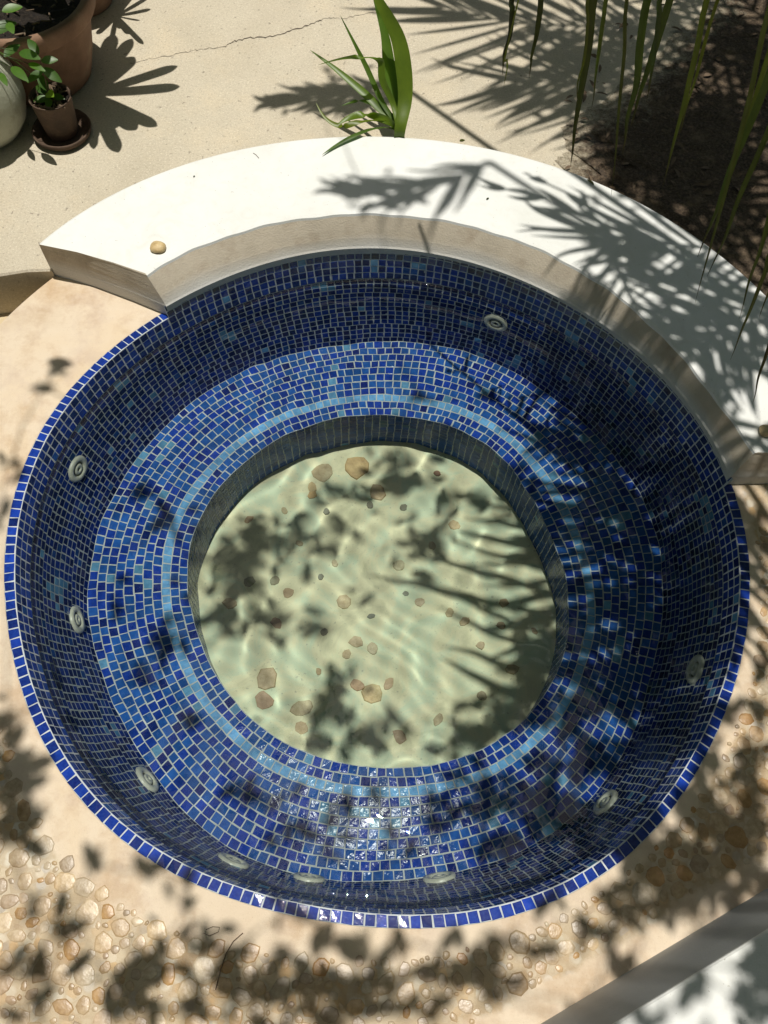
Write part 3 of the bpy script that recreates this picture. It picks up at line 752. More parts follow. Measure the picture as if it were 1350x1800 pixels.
# strap-leaved plant rising behind the ledge
pl = empty('strap_leaf_plant', (0, 0, .03)); tag(pl, 'green strap leaved plant rising from the patio behind the white ledge', 'plant')
pb = Vector((-.035, 1.43, .03))
def rel(V): return [(v[0], v[1], v[2] - .03) for v in V]
LV = [  # px, height pairs; half width; colour
    ([(702, 236, .15), (712, 175, .22), (709, 115, .30), (697, 60, .37), (665, 0, .45), (640, -45, .50)], .027, (1.7, 1.35, .9)),
    ([(700, 225, .15), (690, 180, .20), (672, 140, .26), (668, 105, .31), (640, 100, .33), (600, 104, .32), (560, 114, .29)], .012, (1.7, 1.4, .8)),
    ([(698, 222, .14), (672, 180, .19), (645, 120, .26), (625, 80, .31), (598, 27, .37)], .009, (1.2, 1.15, .9)),
    ([(700, 218, .14), (672, 195, .17), (635, 160, .20), (590, 122, .23), (545, 88, .25)], .014, (1.6, 1.4, .9)),
    ([(702, 205, .15), (690, 150, .22), (683, 110, .27), (676, 60, .33), (655, -10, .41)], .022, (1.2, 1.2, .8)),
    ([(697, 224, .14), (665, 205, .17), (640, 200, .18), (610, 208, .17), (590, 222, .16)], .014, (1.8, 1.5, .7)),
    ([(698, 226, .13), (670, 212, .16), (635, 212, .18), (600, 222, .17), (572, 208, .18), (555, 180, .20)], .010, (1.9, 1.3, .6)),
    ([(698, 228, .13), (660, 224, .15), (625, 236, .155), (592, 254, .15), (566, 272, .147)], .009, (1.0, .95, .8)),
    ([(700, 222, .13), (682, 200, .16), (655, 182, .18), (625, 178, .18), (600, 186, .17)], .009, (1.0, 1.0, .7)),
    ([(704, 210, .15), (700, 160, .20), (692, 120, .25), (680, 85, .29)], .018, (1.5, 1.3, .8)),
]
for pts, w, c in LV:
    path = [pb] + [at(x, y, z) for x, y, z in pts]
    V, F = blade(path, w, .35, side=cR); leafpart('leaf', rel(V), F, pl, c)

# ---------------------------------------------------------------- palm tree standing out of frame to the right; one drying frond hangs into view
PO = Vector((2.7, -.3, -.14))
palm = empty('palm_tree', PO); tag(palm, 'palm tree with drying leaflets hanging down into the upper right of the view', 'palm tree')
def relp(V): return [(v[0] - PO.x, v[1] - PO.y, v[2] - PO.z) for v in V]
V, F = tube([(2.7, -.3, -.2), (2.72, -.28, .6), (2.68, -.3, 1.5), (2.6, -.25, 2.4), (2.55, -.2, 2.95)], [.13, .10, .09, .085, .07], 14)
link('trunk', mesh_np('trunk', relp(V), F, [M_TWIG], smooth=True), palm)
rp = [(.05, 1.12, 1.42), (.2, .98, 1.55), (.4, .82, 1.66), (.62, .62, 1.75), (.85, .42, 1.84), (1.3, .1, 2.1), (1.9, -.1, 2.55), (2.55, -.2, 2.85)]
V, F = tube(rp, [.004, .006, .008, .010, .012, .015, .018, .025], 6)
hf = link('frond', mesh_np('frond', relp(V), F, [M_PALM], col=np.array([(1.2, 1.1, 1)] * len(V)), smooth=True), palm)
hf['label'] = 'drooping frond with long drying leaflets'
HG = [  # tip px, tip z, top px, half width, tint
    ((883, 132), .75, (905, -30), .009, (.35, .28, .3)), ((930, 137), .70, (958, -40), .010, (.55, .45, .4)), ((1003, 292), .55, (1052, -40), .014, (.65, .55, .5)),
    ((1074, 346), .50, (1110, -40), .006, (.95, .75, .7)), ((1094, 272), .62, (1150, -40), .014, (.75, .8, .6)), ((1108, 225), .68, (1190, -40), .012, (.85, .85, .6)),
    ((1222, 532), .42, (1372, -40), .008, (1.1, .95, .8)), ((1226, 452), .50, (1385, 60), .012, (.95, 1.0, .7)), ((1243, 486), .50, (1390, 150), .010, (.9, .85, .6)),
    ((1284, 632), .40, (1380, 400), .008, (1.0, .85, .5)), ((1322, 712), .38, (1380, 500), .007, (.7, .45, .4)), ((886, 156), .72, (893, 78), .003, (2.6, 2.0, 2.2)),
    ((1040, 190), .72, (1075, -40), .007, (1.1, 1.0, .6)), ((1165, 330), .60, (1255, -40), .009, (1.5, 1.3, .6)), ((1190, 250), .66, (1275, -40), .007, (1.6, 1.3, .7)), ((1262, 380), .55, (1380, 20), .010, (1.5, 1.35, .6)), ((1334, 560), .45, (1420, 330), .010, (1.5, 1.3, .5)), ((1012, 200), .72, (1040, -40), .005, (1.3, 1.0, .7)),
    ((1136, 180), .8, (1170, -40), .008, (.6, .65, .5)), ((1300, 560), .48, (1400, 240), .010, (1.0, .95, .6)),
]
for (tp, zt_, top, w, c) in HG:
    T = at(tp[0], tp[1], zt_); U_ = toplane(top[0], top[1], (T.x, T.y))
    best = min((Vector(rp[i]).lerp(Vector(rp[i + 1]), q / 10) for i in range(6) for q in range(10)), key=lambda p: (p.x - U_.x) ** 2 + (p.y - U_.y) ** 2)
    sd = (cR * rs.uniform(.7, 1) + cF * rs.uniform(-.5, .5))
    mid = [U_.lerp(T, q) + Vector((rs.uniform(-.005, .005), rs.uniform(-.005, .005), 0)) * math.sin(q * math.pi) for q in (.3, .55, .75, .9)]
    V, F = blade([best, best.lerp(U_, .5) + Vector((0, 0, .05)), U_] + mid + [T], w * .66, .5, side=sd, wprof=lambda u: 1.0 if u < .5 else max(.05, (1 - (u - .5) / .5) ** 1.2 * .95 + .04))
    tip = np.array((1.5, .75, 1.1)) * .55
    me = mesh_np('leaflet', relp(V), F, [M_PALM], smooth=True, col=np.array([tuple(np.array(c) * (1 - ss((i / len(V) - .6) / .35)) + tip * ss((i / len(V) - .6) / .35)) for i in range(len(V))]))
    link('leaflet', me, hf)

# fronds overhead: plan position of the shade on the ground -> height along the sun's direction
SX, SY = SUN.x / SUN.z, SUN.y / SUN.z
def up(P, H):
    return Vector((P.x + SX * (H - P.z), P.y + SY * (H - P.z), H))
def over(x, y, H, zt=0.0):
    P = at_w(x, y, zt) if zt < ZW else at(x, y, zt); return up(P, H)
def frond(rach, H, L, w, n, a0, a1, sides=(1, -1), zt=0.0, lens=None, gap=0.0, name='frond', cut=None):
    R_ = [over(x, y, H + (.25 * i / max(1, len(rach) - 1)), zt) for i, (x, y) in enumerate(rach[::-1])][::-1]
    mb = MB(); V, F = tube(R_, list(np.linspace(.012, .003, len(R_))), 5); mb.add(V, F, (1.3, 1.1, 1))
    cum = [0]
    for i in range(1, len(R_)): cum.append(cum[-1] + (R_[i] - R_[i - 1]).length)
    for q in range(n):
        u = (q + .5) / n; s_ = u * cum[-1]; i = max(j for j in range(len(R_) - 1) if cum[j] <= s_)
        B = R_[i].lerp(R_[i + 1], (s_ - cum[i]) / (cum[i + 1] - cum[i])); T = (R_[i + 1] - R_[i]).normalized()
        for sd in sides:
            if rs.rand() < gap: continue
            an = math.radians(a0 + (a1 - a0) * u + rs.uniform(-5, 5)) * sd
            d = Vector((T.x * math.cos(an) - T.y * math.sin(an), T.x * math.sin(an) + T.y * math.cos(an), 0)).normalized()
            ll = L * (lens(u) if lens else (.55 + .45 * math.sin(math.pi * min(1, u + .15)))) * rs.uniform(.88, 1.1)
            b = B + Vector((rs.uniform(-.006, .006), rs.uniform(-.006, .006), 0))
            V, F = blade([b, b + d * ll * .35 + Vector((0, 0, .02)), b + d * ll * .7, b + d * ll + Vector((rs.uniform(-.02, .02), rs.uniform(-.02, .02), -.10 * ll))], w * rs.uniform(.75, 1.2), .25,
                         wprof=lambda t: .55 + .45 * min(1, t * 4) if t < .4 else max(.06, 1 - ((t - .4) / .6) ** 1.7))
            mb.add(V, F, tuple(np.array((1, 1, 1)) * rs.uniform(.7, 1.2)))
    return mb
def addfrond(mb):
    o = link('frond', mesh_np('frond', relp(mb.V), mb.F, [M_PALM], col=np.array(mb.C), smooth=True), palm); return o
FRONDS = [
    dict(rach=[(1330, 90), (1180, 65), (1040, 60), (900, 55), (770, 25)], H=2.3, L=.72, w=.0115, n=26, a0=62, a1=16),
    dict(rach=[(1400, 260), (1250, 190), (1120, 165), (1010, 155), (900, 160)], H=2.35, L=.62, w=.013, n=24, a0=68, a1=20),
    dict(rach=[(1420, 140), (1300, 20), (1180, -20), (1060, -35)], H=2.5, L=.5, w=.013, n=18, a0=60, a1=25),
    dict(rach=[(1500, 420), (1350, 320), (1230, 280), (1120, 270)], H=2.4, L=.45, w=.016, n=18, a0=60, a1=25),
    # over the ledge
    dict(rach=[(1420, 470), (1290, 440), (1180, 430), (1080, 420), (1010, 400)], H=2.2, L=.38, w=.010, n=16, a0=60, a1=15, zt=.14),
    dict(rach=[(1160, 430), (1060, 395), (960, 350), (860, 325)], H=2.2, L=.14, w=.010, n=5, a0=25, a1=8, zt=.14),
    dict(rach=[(1170, 520), (1090, 440), (1020, 350), (920, 303)], H=2.2, L=.10, w=.009, n=4, a0=25, a1=8, zt=.14),
    dict(rach=[(1060, 420), (1100, 500), (1130, 570), (1170, 640)], H=2.2, L=.25, w=.010, n=9, a0=55, a1=20, zt=.14),
    dict(rach=[(1420, 520), (1350, 560), (1290, 590), (1230, 640)], H=2.3, L=.35, w=.008, n=14, a0=70, a1=40, zt=.14),
    dict(rach=[(860, 285), (790, 320), (700, 335), (600, 330)], H=3.4, L=.22, w=.012, n=12, a0=35, a1=12, zt=.14),
    dict(rach=[(720, 175), (640, 180), (560, 185), (480, 190)], H=2.35, L=.20, w=.014, n=12, a0=35, a1=12),
    # over the pool: long leaflets lying across the well
    dict(rach=[(1060, 780), (1010, 900), (1000, 1010), (985, 1120), (940, 1260)], H=2.35, L=.66, w=.0135, n=14, a0=92, a1=88, sides=(-1,), zt=-.70, lens=lambda u: [.42, .50, .56, .66, .95, .62, .5][min(6, int(u * 7))], gap=.0),
    dict(rach=[(1080, 860), (1060, 960), (1060, 1080), (1020, 1200)], H=2.3, L=.4, w=.016, n=16, a0=75, a1=60, zt=-.44),
    dict(rach=[(1240, 900), (1160, 1000), (1120, 1120), (1080, 1250)], H=2.45, L=.35, w=.016, n=15, a0=70, a1=50, zt=-.44),
    dict(rach=[(1250, 700), (1150, 760), (1060, 790), (960, 780)], H=2.4, L=.26, w=.012, n=12, a0=60, a1=25, zt=-.44),
    dict(rach=[(1260, 560), (1180, 640), (1130, 740), (1150, 840)], H=2.3, L=.28, w=.012, n=13, a0=70, a1=50, zt=.0),
]
for f_ in FRONDS: addfrond(frond(**f_))
# petioles joining the fronds to the crown
crown_p = Vector((2.55, -.2, 2.95))
mb = MB()
for f_ in FRONDS:
    x, y = f_['rach'][0]; P = over(x, y, f_['H'], f_.get('zt', 0)); mid_ = P.lerp(crown_p, .5) + Vector((0, 0, .12))
    V, F = tube([crown_p, mid_, P], [.02, .015, .012], 5); mb.add(V, F, (1.3, 1.1, 1))
o = link('petioles', mesh_np('petioles', relp(mb.V), mb.F, [M_PALM], col=np.array(mb.C), smooth=True), palm)

# broad leaved tree out of frame behind the viewer's left; its crown shades pool and paving in blots
TO = Vector((-2.6, -1.9, -.14)); tree = empty('broadleaf_tree', TO)
tag(tree, 'broad leaved tree standing out of view whose crown dapples the paving and pool', 'tree')
def relt(V): return [(v[0] - TO.x, v[1] - TO.y, v[2] - TO.z) for v in V]
CL = []   # x, y, rx, ry, density, shade plane
G = 0.0
for q in [(100, 648, 22, 18, .8), (78, 682, 14, 10, .7), (18, 820, 20, 26, .9), (6, 900, 12, 30, .8), (12, 1290, 22, 50, 1.2), (38, 1370, 34, 55, 1.4), (15, 1440, 40, 60, 1.4), (70, 1425, 24, 26, 1.1), (158, 1511, 14, 9, 1.2),
          (272, 1522, 26, 14, .8), (330, 1545, 36, 18, .7), (45, 1688, 38, 28, 1.6), (132, 1632, 46, 30, .8), (215, 1770, 42, 40, 1.3), (70, 1778, 50, 26, .9), (255, 1700, 46, 50, 1.1), (330, 1640, 44, 34, .7),
          (400, 1690, 60, 60, .8), (480, 1750, 80, 55, 1.1), (350, 1775, 60, 30, 1.4), (560, 1650, 46, 40, .8), (510, 1600, 40, 26, .6), (640, 1735, 70, 60, 1.3), (580, 1785, 70, 30, 1.4), (700, 1650, 22, 22, 1.2),
          (800, 1648, 30, 24, 1.1), (740, 1712, 60, 20, 1.2), (830, 1700, 46, 34, 1.3), (880, 1664, 40, 30, 1.1), (770, 1775, 40, 26, .8), (880, 1745, 40, 16, 1.1), (960, 1672, 60, 14, 1.5), (1060, 1640, 60, 20, 1.4), (1150, 1590, 60, 34, 1.5),
          (1120, 1490, 60, 56, 1.5), (1220, 1420, 70, 66, 1.5), (1310, 1500, 60, 80, 1.6), (1210, 1540, 80, 50, 1.4), (1262, 1345, 22, 34, 1.3), (1330, 1400, 34, 50, 1.4), (1285, 1260, 20, 40, .8), (1340, 1250, 20, 30, 1), (1338, 1150, 14, 30, 1.0),
          (1330, 930, 16, 40, 1.4), (1330, 1010, 12, 14, .8), (980, 1570, 20, 30, .9), (1120, 1740, 40, 20, .6), (1000, 1790, 30, 20, .9)]: CL.append((*q, 0.0))
for q in [(1330, 1650, 40, 40, 1.3), (1310, 1770, 60, 50, 1.3), (1345, 1700, 40, 60, 1.4), (1130, 1785, 60, 20, 1.2), (1200, 1690, 60, 16, .8)]: CL.append((*q, .32))
for q in [(250, 870, 34, 24, .9), (300, 925, 30, 30, .9), (295, 1130, 26, 46, .9), (250, 1180, 20, 30, .8), (205, 1060, 16, 30, .5), (340, 1270, 30, 30, .5), (430, 1400, 60, 34, .8), (510, 1470, 50, 26, .7), (600, 1450, 60, 50, .45), (690, 1500, 50, 30, .5), (740, 702, 16, 10, 1.0),
          (780, 1420, 50, 40, .9), (860, 1400, 60, 50, 1.2), (950, 1430, 60, 60, 1.3), (880, 1490, 70, 34, 1.2), (1040, 1330, 50, 60, 1.3), (960, 1340, 40, 30, 1.2), (1000, 1260, 40, 40, 1.1), (1110, 1190, 36, 70, 1.3), (1080, 1060, 40, 60, 1.0), (1040, 950, 30, 40, 1.0),
          (1100, 930, 30, 40, .8), (1000, 790, 40, 30, .9), (860, 700, 16, 14, .6), (1060, 850, 26, 30, .9)]: CL.append((*q, -.44))
for q in [(690, 815, 34, 22, 1.1), (720, 850, 40, 26, .9), (780, 880, 40, 24, .8), (650, 870, 40, 20, .8), (600, 875, 30, 18, 1.0), (560, 890, 14, 10, .9), (440, 945, 44, 30, 1.1), (400, 960, 24, 24, 1.0), (435, 1000, 26, 34, 1.2), (410, 1040, 40, 26, .9), (380, 1080, 24, 40, 1.2),
          (555, 965, 38, 30, .9), (600, 945, 20, 20, .6), (500, 1000, 24, 20, .6), (520, 930, 16, 16, .7), (470, 1095, 40, 22, .9), (420, 1110, 24, 20, .9), (560, 1110, 24, 20, .9), (640, 1055, 22, 18, .8), (540, 1010, 18, 16, .7), (480, 1130, 20, 14, .6),
          (570, 1260, 30, 50, 1.0), (600, 1210, 40, 24, .7), (540, 1310, 30, 22, .9), (640, 1310, 40, 26, .9), (590, 1180, 20, 14, .7), (700, 1290, 24, 20, .6), (760, 960, 40, 26, 1.1), (720, 985, 22, 20, .9), (750, 1020, 26, 16, .9),
          (840, 880, 40, 18, .9), (900, 900, 34, 30, 1.0), (820, 1310, 50, 26, 1.3), (900, 1260, 46, 40, 1.6), (940, 1190, 34, 50, 1.6), (860, 1300, 40, 24, 1.4), (900, 1130, 30, 20, .8), (820, 1240, 24, 20, .8), (760, 1330, 50, 14, 1.1)]: CL.append((*q, -.70))
for q in [(1220, 1080, 40, 110, 1.0), (1240, 930, 40, 60, .8), (1190, 1280, 50, 70, 1.0), (1200, 800, 40, 50, .8), (1130, 1010, 40, 60, .9), (1060, 1200, 50, 60, .9), (1000, 1400, 60, 50, .9)]: CL.append((*q, -.2))
for q in [(1150, 1500, 80, 70, 1.0), (1260, 1450, 80, 80, 1.2), (1200, 1560, 90, 50, 1.0), (1320, 1380, 50, 80, .9), (1100, 1600, 80, 30, .8)]: CL.append((*q, 0.0))
for q in [(30, 1330, 40, 70, 1.0), (20, 1430, 50, 60, 1.0), (240, 1730, 80, 50, .9), (400, 1730, 90, 50, .9), (550, 1740, 90, 50, 1.0), (700, 1760, 80, 40, .9), (850, 1720, 70, 40, .9), (330, 1600, 50, 30, .5), (640, 1660, 60, 26, .7), (60, 1600, 40, 30, .5), (1290, 1580, 60, 50, 1.0)]: CL.append((*q, 0.0))
for q in [(410, 1000, 50, 60, .9), (480, 960, 50, 36, .7), (400, 1080, 30, 50, .8), (700, 850, 60, 40, .8), (560, 1270, 50, 40, .8), (640, 1290, 50, 30, .7), (740, 960, 50, 40, .8), (520, 1110, 40, 24, .6), (860, 1280, 60, 50, 1.0), (930, 1160, 40, 70, 1.0)]: CL.append((*q, -.70))
for q in [(1100, 60, 60, 50, 1.0), (1020, 100, 50, 50, .8), (1190, 50, 60, 50, 1.0), (1060, 200, 60, 50, .9), (1120, 310, 60, 30, 1.0), (950, 60, 50, 40, .5)]: CL.append((*q, .03))
for q in [(1150, 1150, 60, 110, .9), (1120, 1330, 70, 70, .9), (1000, 1450, 80, 50, .8)]: CL.append((*q, -.44))
for q in [(960, 130, 60, 30, .5), (1000, 180, 50, 30, .7), (1060, 110, 50, 50, .9), (1000, 60, 50, 40, .6), (1100, 330, 40, 30, .8), (1200, 330, 120, 100, 1.5), (1120, 250, 60, 60, 1.2), (1280, 420, 60, 60, 1.3), (1260, 230, 100, 90, 1.2), (1180, 150, 60, 50, 1.2), (1330, 120, 50, 80, 1.2), (1150, 210, 80, 60, 1.2), (1240, 330, 90, 80, 1.2), (1290, 80, 60, 60, .9), (1080, 230, 40, 40, .8), (1170, 400, 60, 20, 1.0)]: CL.append((*q, .03))
for q in [(1120, 440, 60, 36, 1.2), (1040, 420, 40, 20, .8), (1220, 470, 50, 24, .8), (640, 340, 60, 20, .8), (720, 345, 30, 28, .8), (1240, 560, 40, 20, .5)]: CL.append((*q, .14))
# shade on the hanging leaflets and the near right of the ledge
for q in [(1000, 560, 60, 40, .5), (1060, 640, 50, 50, .7), (1150, 760, 50, 60, .8), (1180, 620, 50, 40, .6)]: CL.append((*q, .0))
for q in [(560, 185, 60, 16, .8), (640, 165, 40, 30, .8), (600, 140, 40, 16, .4), (1020, 150, 40, 30, .6)]: CL.append((*q, .03))
mb = MB(); twigs = MB(); nodes = []
for (x, y, rx, ry, dn, zt) in CL:
    f_ = at_w if zt < ZW else at
    c0 = f_(x, y, zt); ax = (f_(x + rx, y, zt) - c0); ay = (f_(x, y - ry, zt) - c0)
    a_m2 = math.pi * ax.length * ay.length
    H = 3.1 + .6 * rs.rand()
    n = max(4, int(a_m2 / .0021 * dn * 2.6))
    cc_ = up(c0, H); nodes.append(cc_)
    for i in range(n):
        r = abs(rs.randn()) * .62 + .08; t = rs.rand() * 6.283; j = 1
        P = c0 + ax * r * math.cos(t) * j + ay * r * math.sin(t) * j
        Q_ = up(P, H + rs.uniform(-.6, .9)); az = rs.rand() * 6.283
        d = Vector((math.cos(az), math.sin(az), rs.uniform(-.6, .1))); nn = Vector((rs.uniform(-.35, .35), rs.uniform(-.35, .35), 1)).normalized()
        L = rs.uniform(.03, .085); V, F = oval(Q_ - d.normalized() * L / 2, d, nn, L, L * rs.uniform(.38, .6), .1, 4)
        mb.add(V, F, tuple(np.array((1, 1, 1)) * rs.uniform(.7, 1.3)))
        if rs.rand() < .06: V, F = tube([cc_, cc_.lerp(Q_, .5) + Vector((0, 0, .02)), Q_], [.002, .0015, .001], 4, False); twigs.add(V, F)
# unseen leaf ring added to both crowns round the court to cut sky light
T2 = Vector((2.9, 4.4, .03)); far = MB()
for i in range(15000):
    r = rs.uniform(1.5, 5.2); t = rs.uniform(-math.pi, math.pi); x, y = r * math.cos(t), r * math.sin(t); z = rs.uniform(1.7, 4.6)
    gx = to_px((x - SX * z, y - SY * z, 0))
    if gx[2] > 0 and -130 < gx[0] < 1480 and -130 < gx[1] < 1930: continue
    if math.sin(x * 2.1 + 1) * math.sin(y * 1.9) * math.sin(z * 2.4 + x) > .35: continue
    az = rs.rand() * 6.283; L = rs.uniform(.12, .24)
    V, F = oval(Vector((x, y, z)), Vector((math.cos(az), math.sin(az), rs.uniform(-.9, .3))), Vector((rs.uniform(-.8, .8), rs.uniform(-.8, .8), 1)).normalized(), L, L * .6, .1, 3)
    ((mb if x + y < .6 else far)).add(V, F, tuple(np.array((1, 1, 1)) * rs.uniform(.6, 1.2)))
t2 = empty('broadleaf_tree', T2); tag(t2, 'unseen broad leaved tree added beyond the far edge of the patio to block sky light', 'tree')  # added tree, carries the far half of the sky-blocking leaf ring
def rel2(V): return [(v[0] - T2.x, v[1] - T2.y, v[2] - T2.z) for v in V]
V, F = tube([T2, T2 + Vector((.05, 0, 1)), T2 + Vector((-.1, -.1, 2)), T2 + Vector((-.3, -.3, 3.4))], [.13, .11, .09, .06], 12); link('trunk', mesh_np('trunk', rel2(V), F, [M_TWIG], smooth=True), t2)
o = link('crown', mesh_np('crown', rel2(far.V), far.F, [M_LEAF], col=np.array(far.C), smooth=True), t2); o['kind'] = 'stuff'
cr = link('crown', mesh_np('crown', relt(mb.V), mb.F, [M_LEAF], col=np.array(mb.C), smooth=True), tree); cr['kind'] = 'stuff'
# limbs: chains from the trunk head through the leaf clusters
head = Vector((-2.3, -1.6, 3.6)); V, F = tube([TO, (-2.55, -1.85, 1.0), (-2.4, -1.7, 2.0), head], [.14, .11, .095, .08], 12); link('trunk', mesh_np('trunk', relt(V), F, [M_TWIG], smooth=True), tree)
nodes.sort(key=lambda p: (p - head).length); done = [head]
for p in nodes:
    q = min(done, key=lambda d: (d - p).length + .3 * max(0, (d - head).length - (p - head).length + .05)); mid_ = q.lerp(p, .5) + Vector((rs.uniform(-.02, .02), rs.uniform(-.02, .02), .05))
    if q != p:
        r0 = max(.003, .012 - .006 * (q - head).length); V, F = tube([q, mid_, p], [r0, r0 * .8, r0 * .55], 5, False); twigs.add(V, F); done.append(p)
lb = link('branches', mesh_np('branches', relt(twigs.V), twigs.F, [M_TWIG], smooth=True), tree)

# ---------------------------------------------------------------- pots by the far left corner
def potmesh(name, prof, c, mat, parent, n=56, wob=.006):
    V, F = lathe(prof, n, c, lambda a, z: wob * math.sin(2 * a + z * 9) + wob * .5 * math.sin(5 * a + 1)); return link(name, mesh_np(name, V, F, [mat], smooth=True), parent)
def soil_disc(r, z, parent, seed=0):
    V = [(0, 0, z + .006)]; F = []; n = 40; rg = np.random.RandomState(seed)
    for j in range(1, 9):
        for i in range(n): a = 2 * math.pi * i / n; V.append((r * j / 8 * math.cos(a), r * j / 8 * math.sin(a), z + rg.uniform(-.007, .007)))
    for i in range(n): F.append((0, 1 + i, 1 + (i + 1) % n))
    for j in range(7):
        for i in range(n): F.append((1 + j * n + i, 1 + (j + 1) * n + i, 1 + (j + 1) * n + (i + 1) % n, 1 + j * n + (i + 1) % n))
    o = link('soil', mesh_np('soil', V, F, [M_POTSOIL], smooth=False), parent)
    # bark chips and dead stems on the soil
    mb = MB()
    for _ in range(60):
        t = rg.rand() * 6.283; q = r * .93 * math.sqrt(rg.rand()); a = rg.rand() * 6.283; l = rg.uniform(.01, .035)
        p = Vector((q * math.cos(t), q * math.sin(t), z + .010)); d = Vector((math.cos(a), math.sin(a), rg.uniform(-.2, .3)))
        V, F = tube([p - d * l / 2, p + d * l / 2], rg.uniform(.0015, .004), 4); mb.add(V, F, (1, 1, 1))
    s = mb.build('bark_chips', M_TWIG, parent); s['kind'] = 'stuff'
def at_pot(x, y, z): return at(x, y, z)
B0 = Vector((-1.345, 1.665, .03))
big = empty('terracotta_pot', B0); tag(big, 'large terracotta pot of dark soil, biggest of the pots at the top left', 'plant pot')
potmesh('body', [(.0, .0), (.165, 0), (.178, .012), (.205, .10), (.226, .20), (.232, .235)], (0, 0), M_TERRA, big)
potmesh('rim', [(.232, .233), (.250, .238), (.257, .250), (.258, .285), (.252, .297), (.236, .299), (.228, .292), (.222, .262), (.215, .20)], (0, 0), M_TERRA, big)
soil_disc(.222, .262, big, 3)
b2 = Vector((-1.30, 2.09, .03)); back = empty('terracotta_pot', b2); tag(back, 'terracotta pot standing behind the biggest pot at the top edge', 'plant pot')
potmesh('body', [(0, 0), (.115, 0), (.122, .01), (.15, .17), (.155, .20)], (0, 0), M_TERRA, back); potmesh('rim', [(.155, .198), (.168, .203), (.170, .235), (.158, .24), (.148, .22), (.14, .17)], (0, 0), M_TERRA, back)
soil_disc(.148, .215, back, 4)
b3 = Vector((-1.195, 1.375, .03)); sm_ = empty('small_clay_pot', b3); tag(sm_, 'small weathered clay pot with leafy seedling, standing in a saucer', 'plant pot')
potmesh('body', [(0, .012), (.050, .012), (.053, .02), (.060, .08), (.066, .145), (.0685, .150), (.064, .150), (.060, .13), (.055, .08)], (0, 0), M_TERRA_OLD, sm_, wob=.012)
soil_disc(.061, .133, sm_, 5)
sa = empty('clay_saucer', b3); tag(sa, 'broken clay saucer under the small pot with seedling', 'saucer')
potmesh('dish', [(0, .002), (.080, .002), (.092, .010), (.098, .028), (.093, .030), (.086, .014), (.0, .010)], (0, 0), M_TERRA_OLD, sa, wob=.02)
b4 = Vector((-1.445, 1.36, .03)); wp = empty('white_clay_pot', b4); tag(wp, 'rounded off-white clay pot with a leafy plant at the left edge', 'plant pot')
potmesh('body', [(0, 0), (.085, 0), (.105, .012), (.140, .06), (.158, .12), (.160, .17), (.148, .225), (.128, .262), (.122, .268), (.117, .262), (.122, .22)], (0, 0), M_WHITEPOT, wp)
soil_disc(.122, .225, wp, 6)
# seedling in the small pot
sd_ = empty('seedling', b3); tag(sd_, 'leafy green seedling growing in the small clay pot', 'plant')
V, F = tube([(0, 0, .13), (.004, -.004, .19), (.010, .004, .25), (.008, .010, .30)], [.0022, .0018, .0014, .001], 5); link('stem', mesh_np('stem', V, F, [M_TWIG], smooth=True), sd_)
SL = [((0.01, .01, .29), (-.5, .5, .35), .060, .032, (.8, 1, .8)), ((.012, .006, .27), (.8, .2, .1), .050, .032, (.9, 1.1, .8)), ((.010, 0, .25), (.8, -.3, -.3), .065, .036, (.8, 1, .8)), ((.008, 0, .24), (-.6, -.5, -.1), .060, .034, (.8, 1, .8)),
      ((0, -.01, .17), (.5, -.5, .3), .045, .036, (2.6, 2.4, 1.4)), ((0, 0, .17), (-.3, .3, .5), .055, .034, (.9, 1.1, .8)), ((0, -.01, .15), (-.9, -.4, .1), .050, .030, (1.3, 1.5, .9)), ((0, -.01, .15), (.2, -1, 0), .042, .028, (1.9, 1.9, 1.1)), ((.01, 0, .15), (.9, -.2, .1), .040, .026, (1.1, 1.3, .8)), ((-.01, 0, .16), (-.8, .5, .2), .045, .03, (.7, .9, .7))]
for (p, d, L, w, c) in SL:
    V, F = oval(Vector(p), Vector(d), Vector((rs.uniform(-.2, .2), -.4, 1)).normalized(), L, w, .2, 7); leafpart('leaf', V, F, sd_, c)
# plant in the white pot
p4 = empty('leafy_plant', b4); tag(p4, 'green leafy plant spilling over the white clay pot at the left edge', 'plant')
for (px, py, z, dx, dy, L, w, c) in [(34, 92, .34, .5, -.2, .075, .04, (.9, 1.1, .8)), (20, 118, .33, .7, -.6, .08, .035, (1.0, 1.2, .8)), (50, 112, .32, .9, -.4, .06, .026, (1.2, 1.4, .9)), (8, 100, .33, .3, .6, .07, .035, (.8, 1, .8)), (4, 20, .42, .6, .3, .06, .035, (1.4, 1.6, .9)), (-20, 60, .38, .4, .3, .09, .05, (.8, 1, .8)), (14, 40, .40, .5, -.8, .05, .03, (1.3, 1.5, .9)), (-30, 110, .34, -.2, -.5, .09, .05, (.8, 1, .8)), (0, 128, .30, .6, -.9, .06, .024, (1.1, 1.3, .8))]:
    P = at(px, py, z); b = P - b4; V, F = oval(b, Vector((dx, dy, .1)), Vector((.1, -.3, 1)).normalized(), L, w, .2, 7); lf = leafpart('leaf', V, F, p4, c)
    V, F = tube([(rs.uniform(-.04, .04), rs.uniform(-.04, .04), .22), tuple(b * .6 + Vector((0, 0, .14))), tuple(b)], [.002, .0015, .001], 4); link('stem', mesh_np('stem', V, F, [M_LEAF], col=np.array([(.8, .8, .8)] * len(V)), smooth=True), p4)
# long thin trailing sprig that crosses in front of the pots
V, F = tube([tuple(at(0, 92, .33) - b4), tuple(at(28, 108, .31) - b4), tuple(at(55, 130, .25) - b4), tuple(at(72, 160, .18) - b4)], [.0015, .0014, .0012, .001], 5); link('stem', mesh_np('stem', V, F, [M_LEAF], col=np.array([(1.6, 1.5, 1.5)] * len(V)), smooth=True), p4)
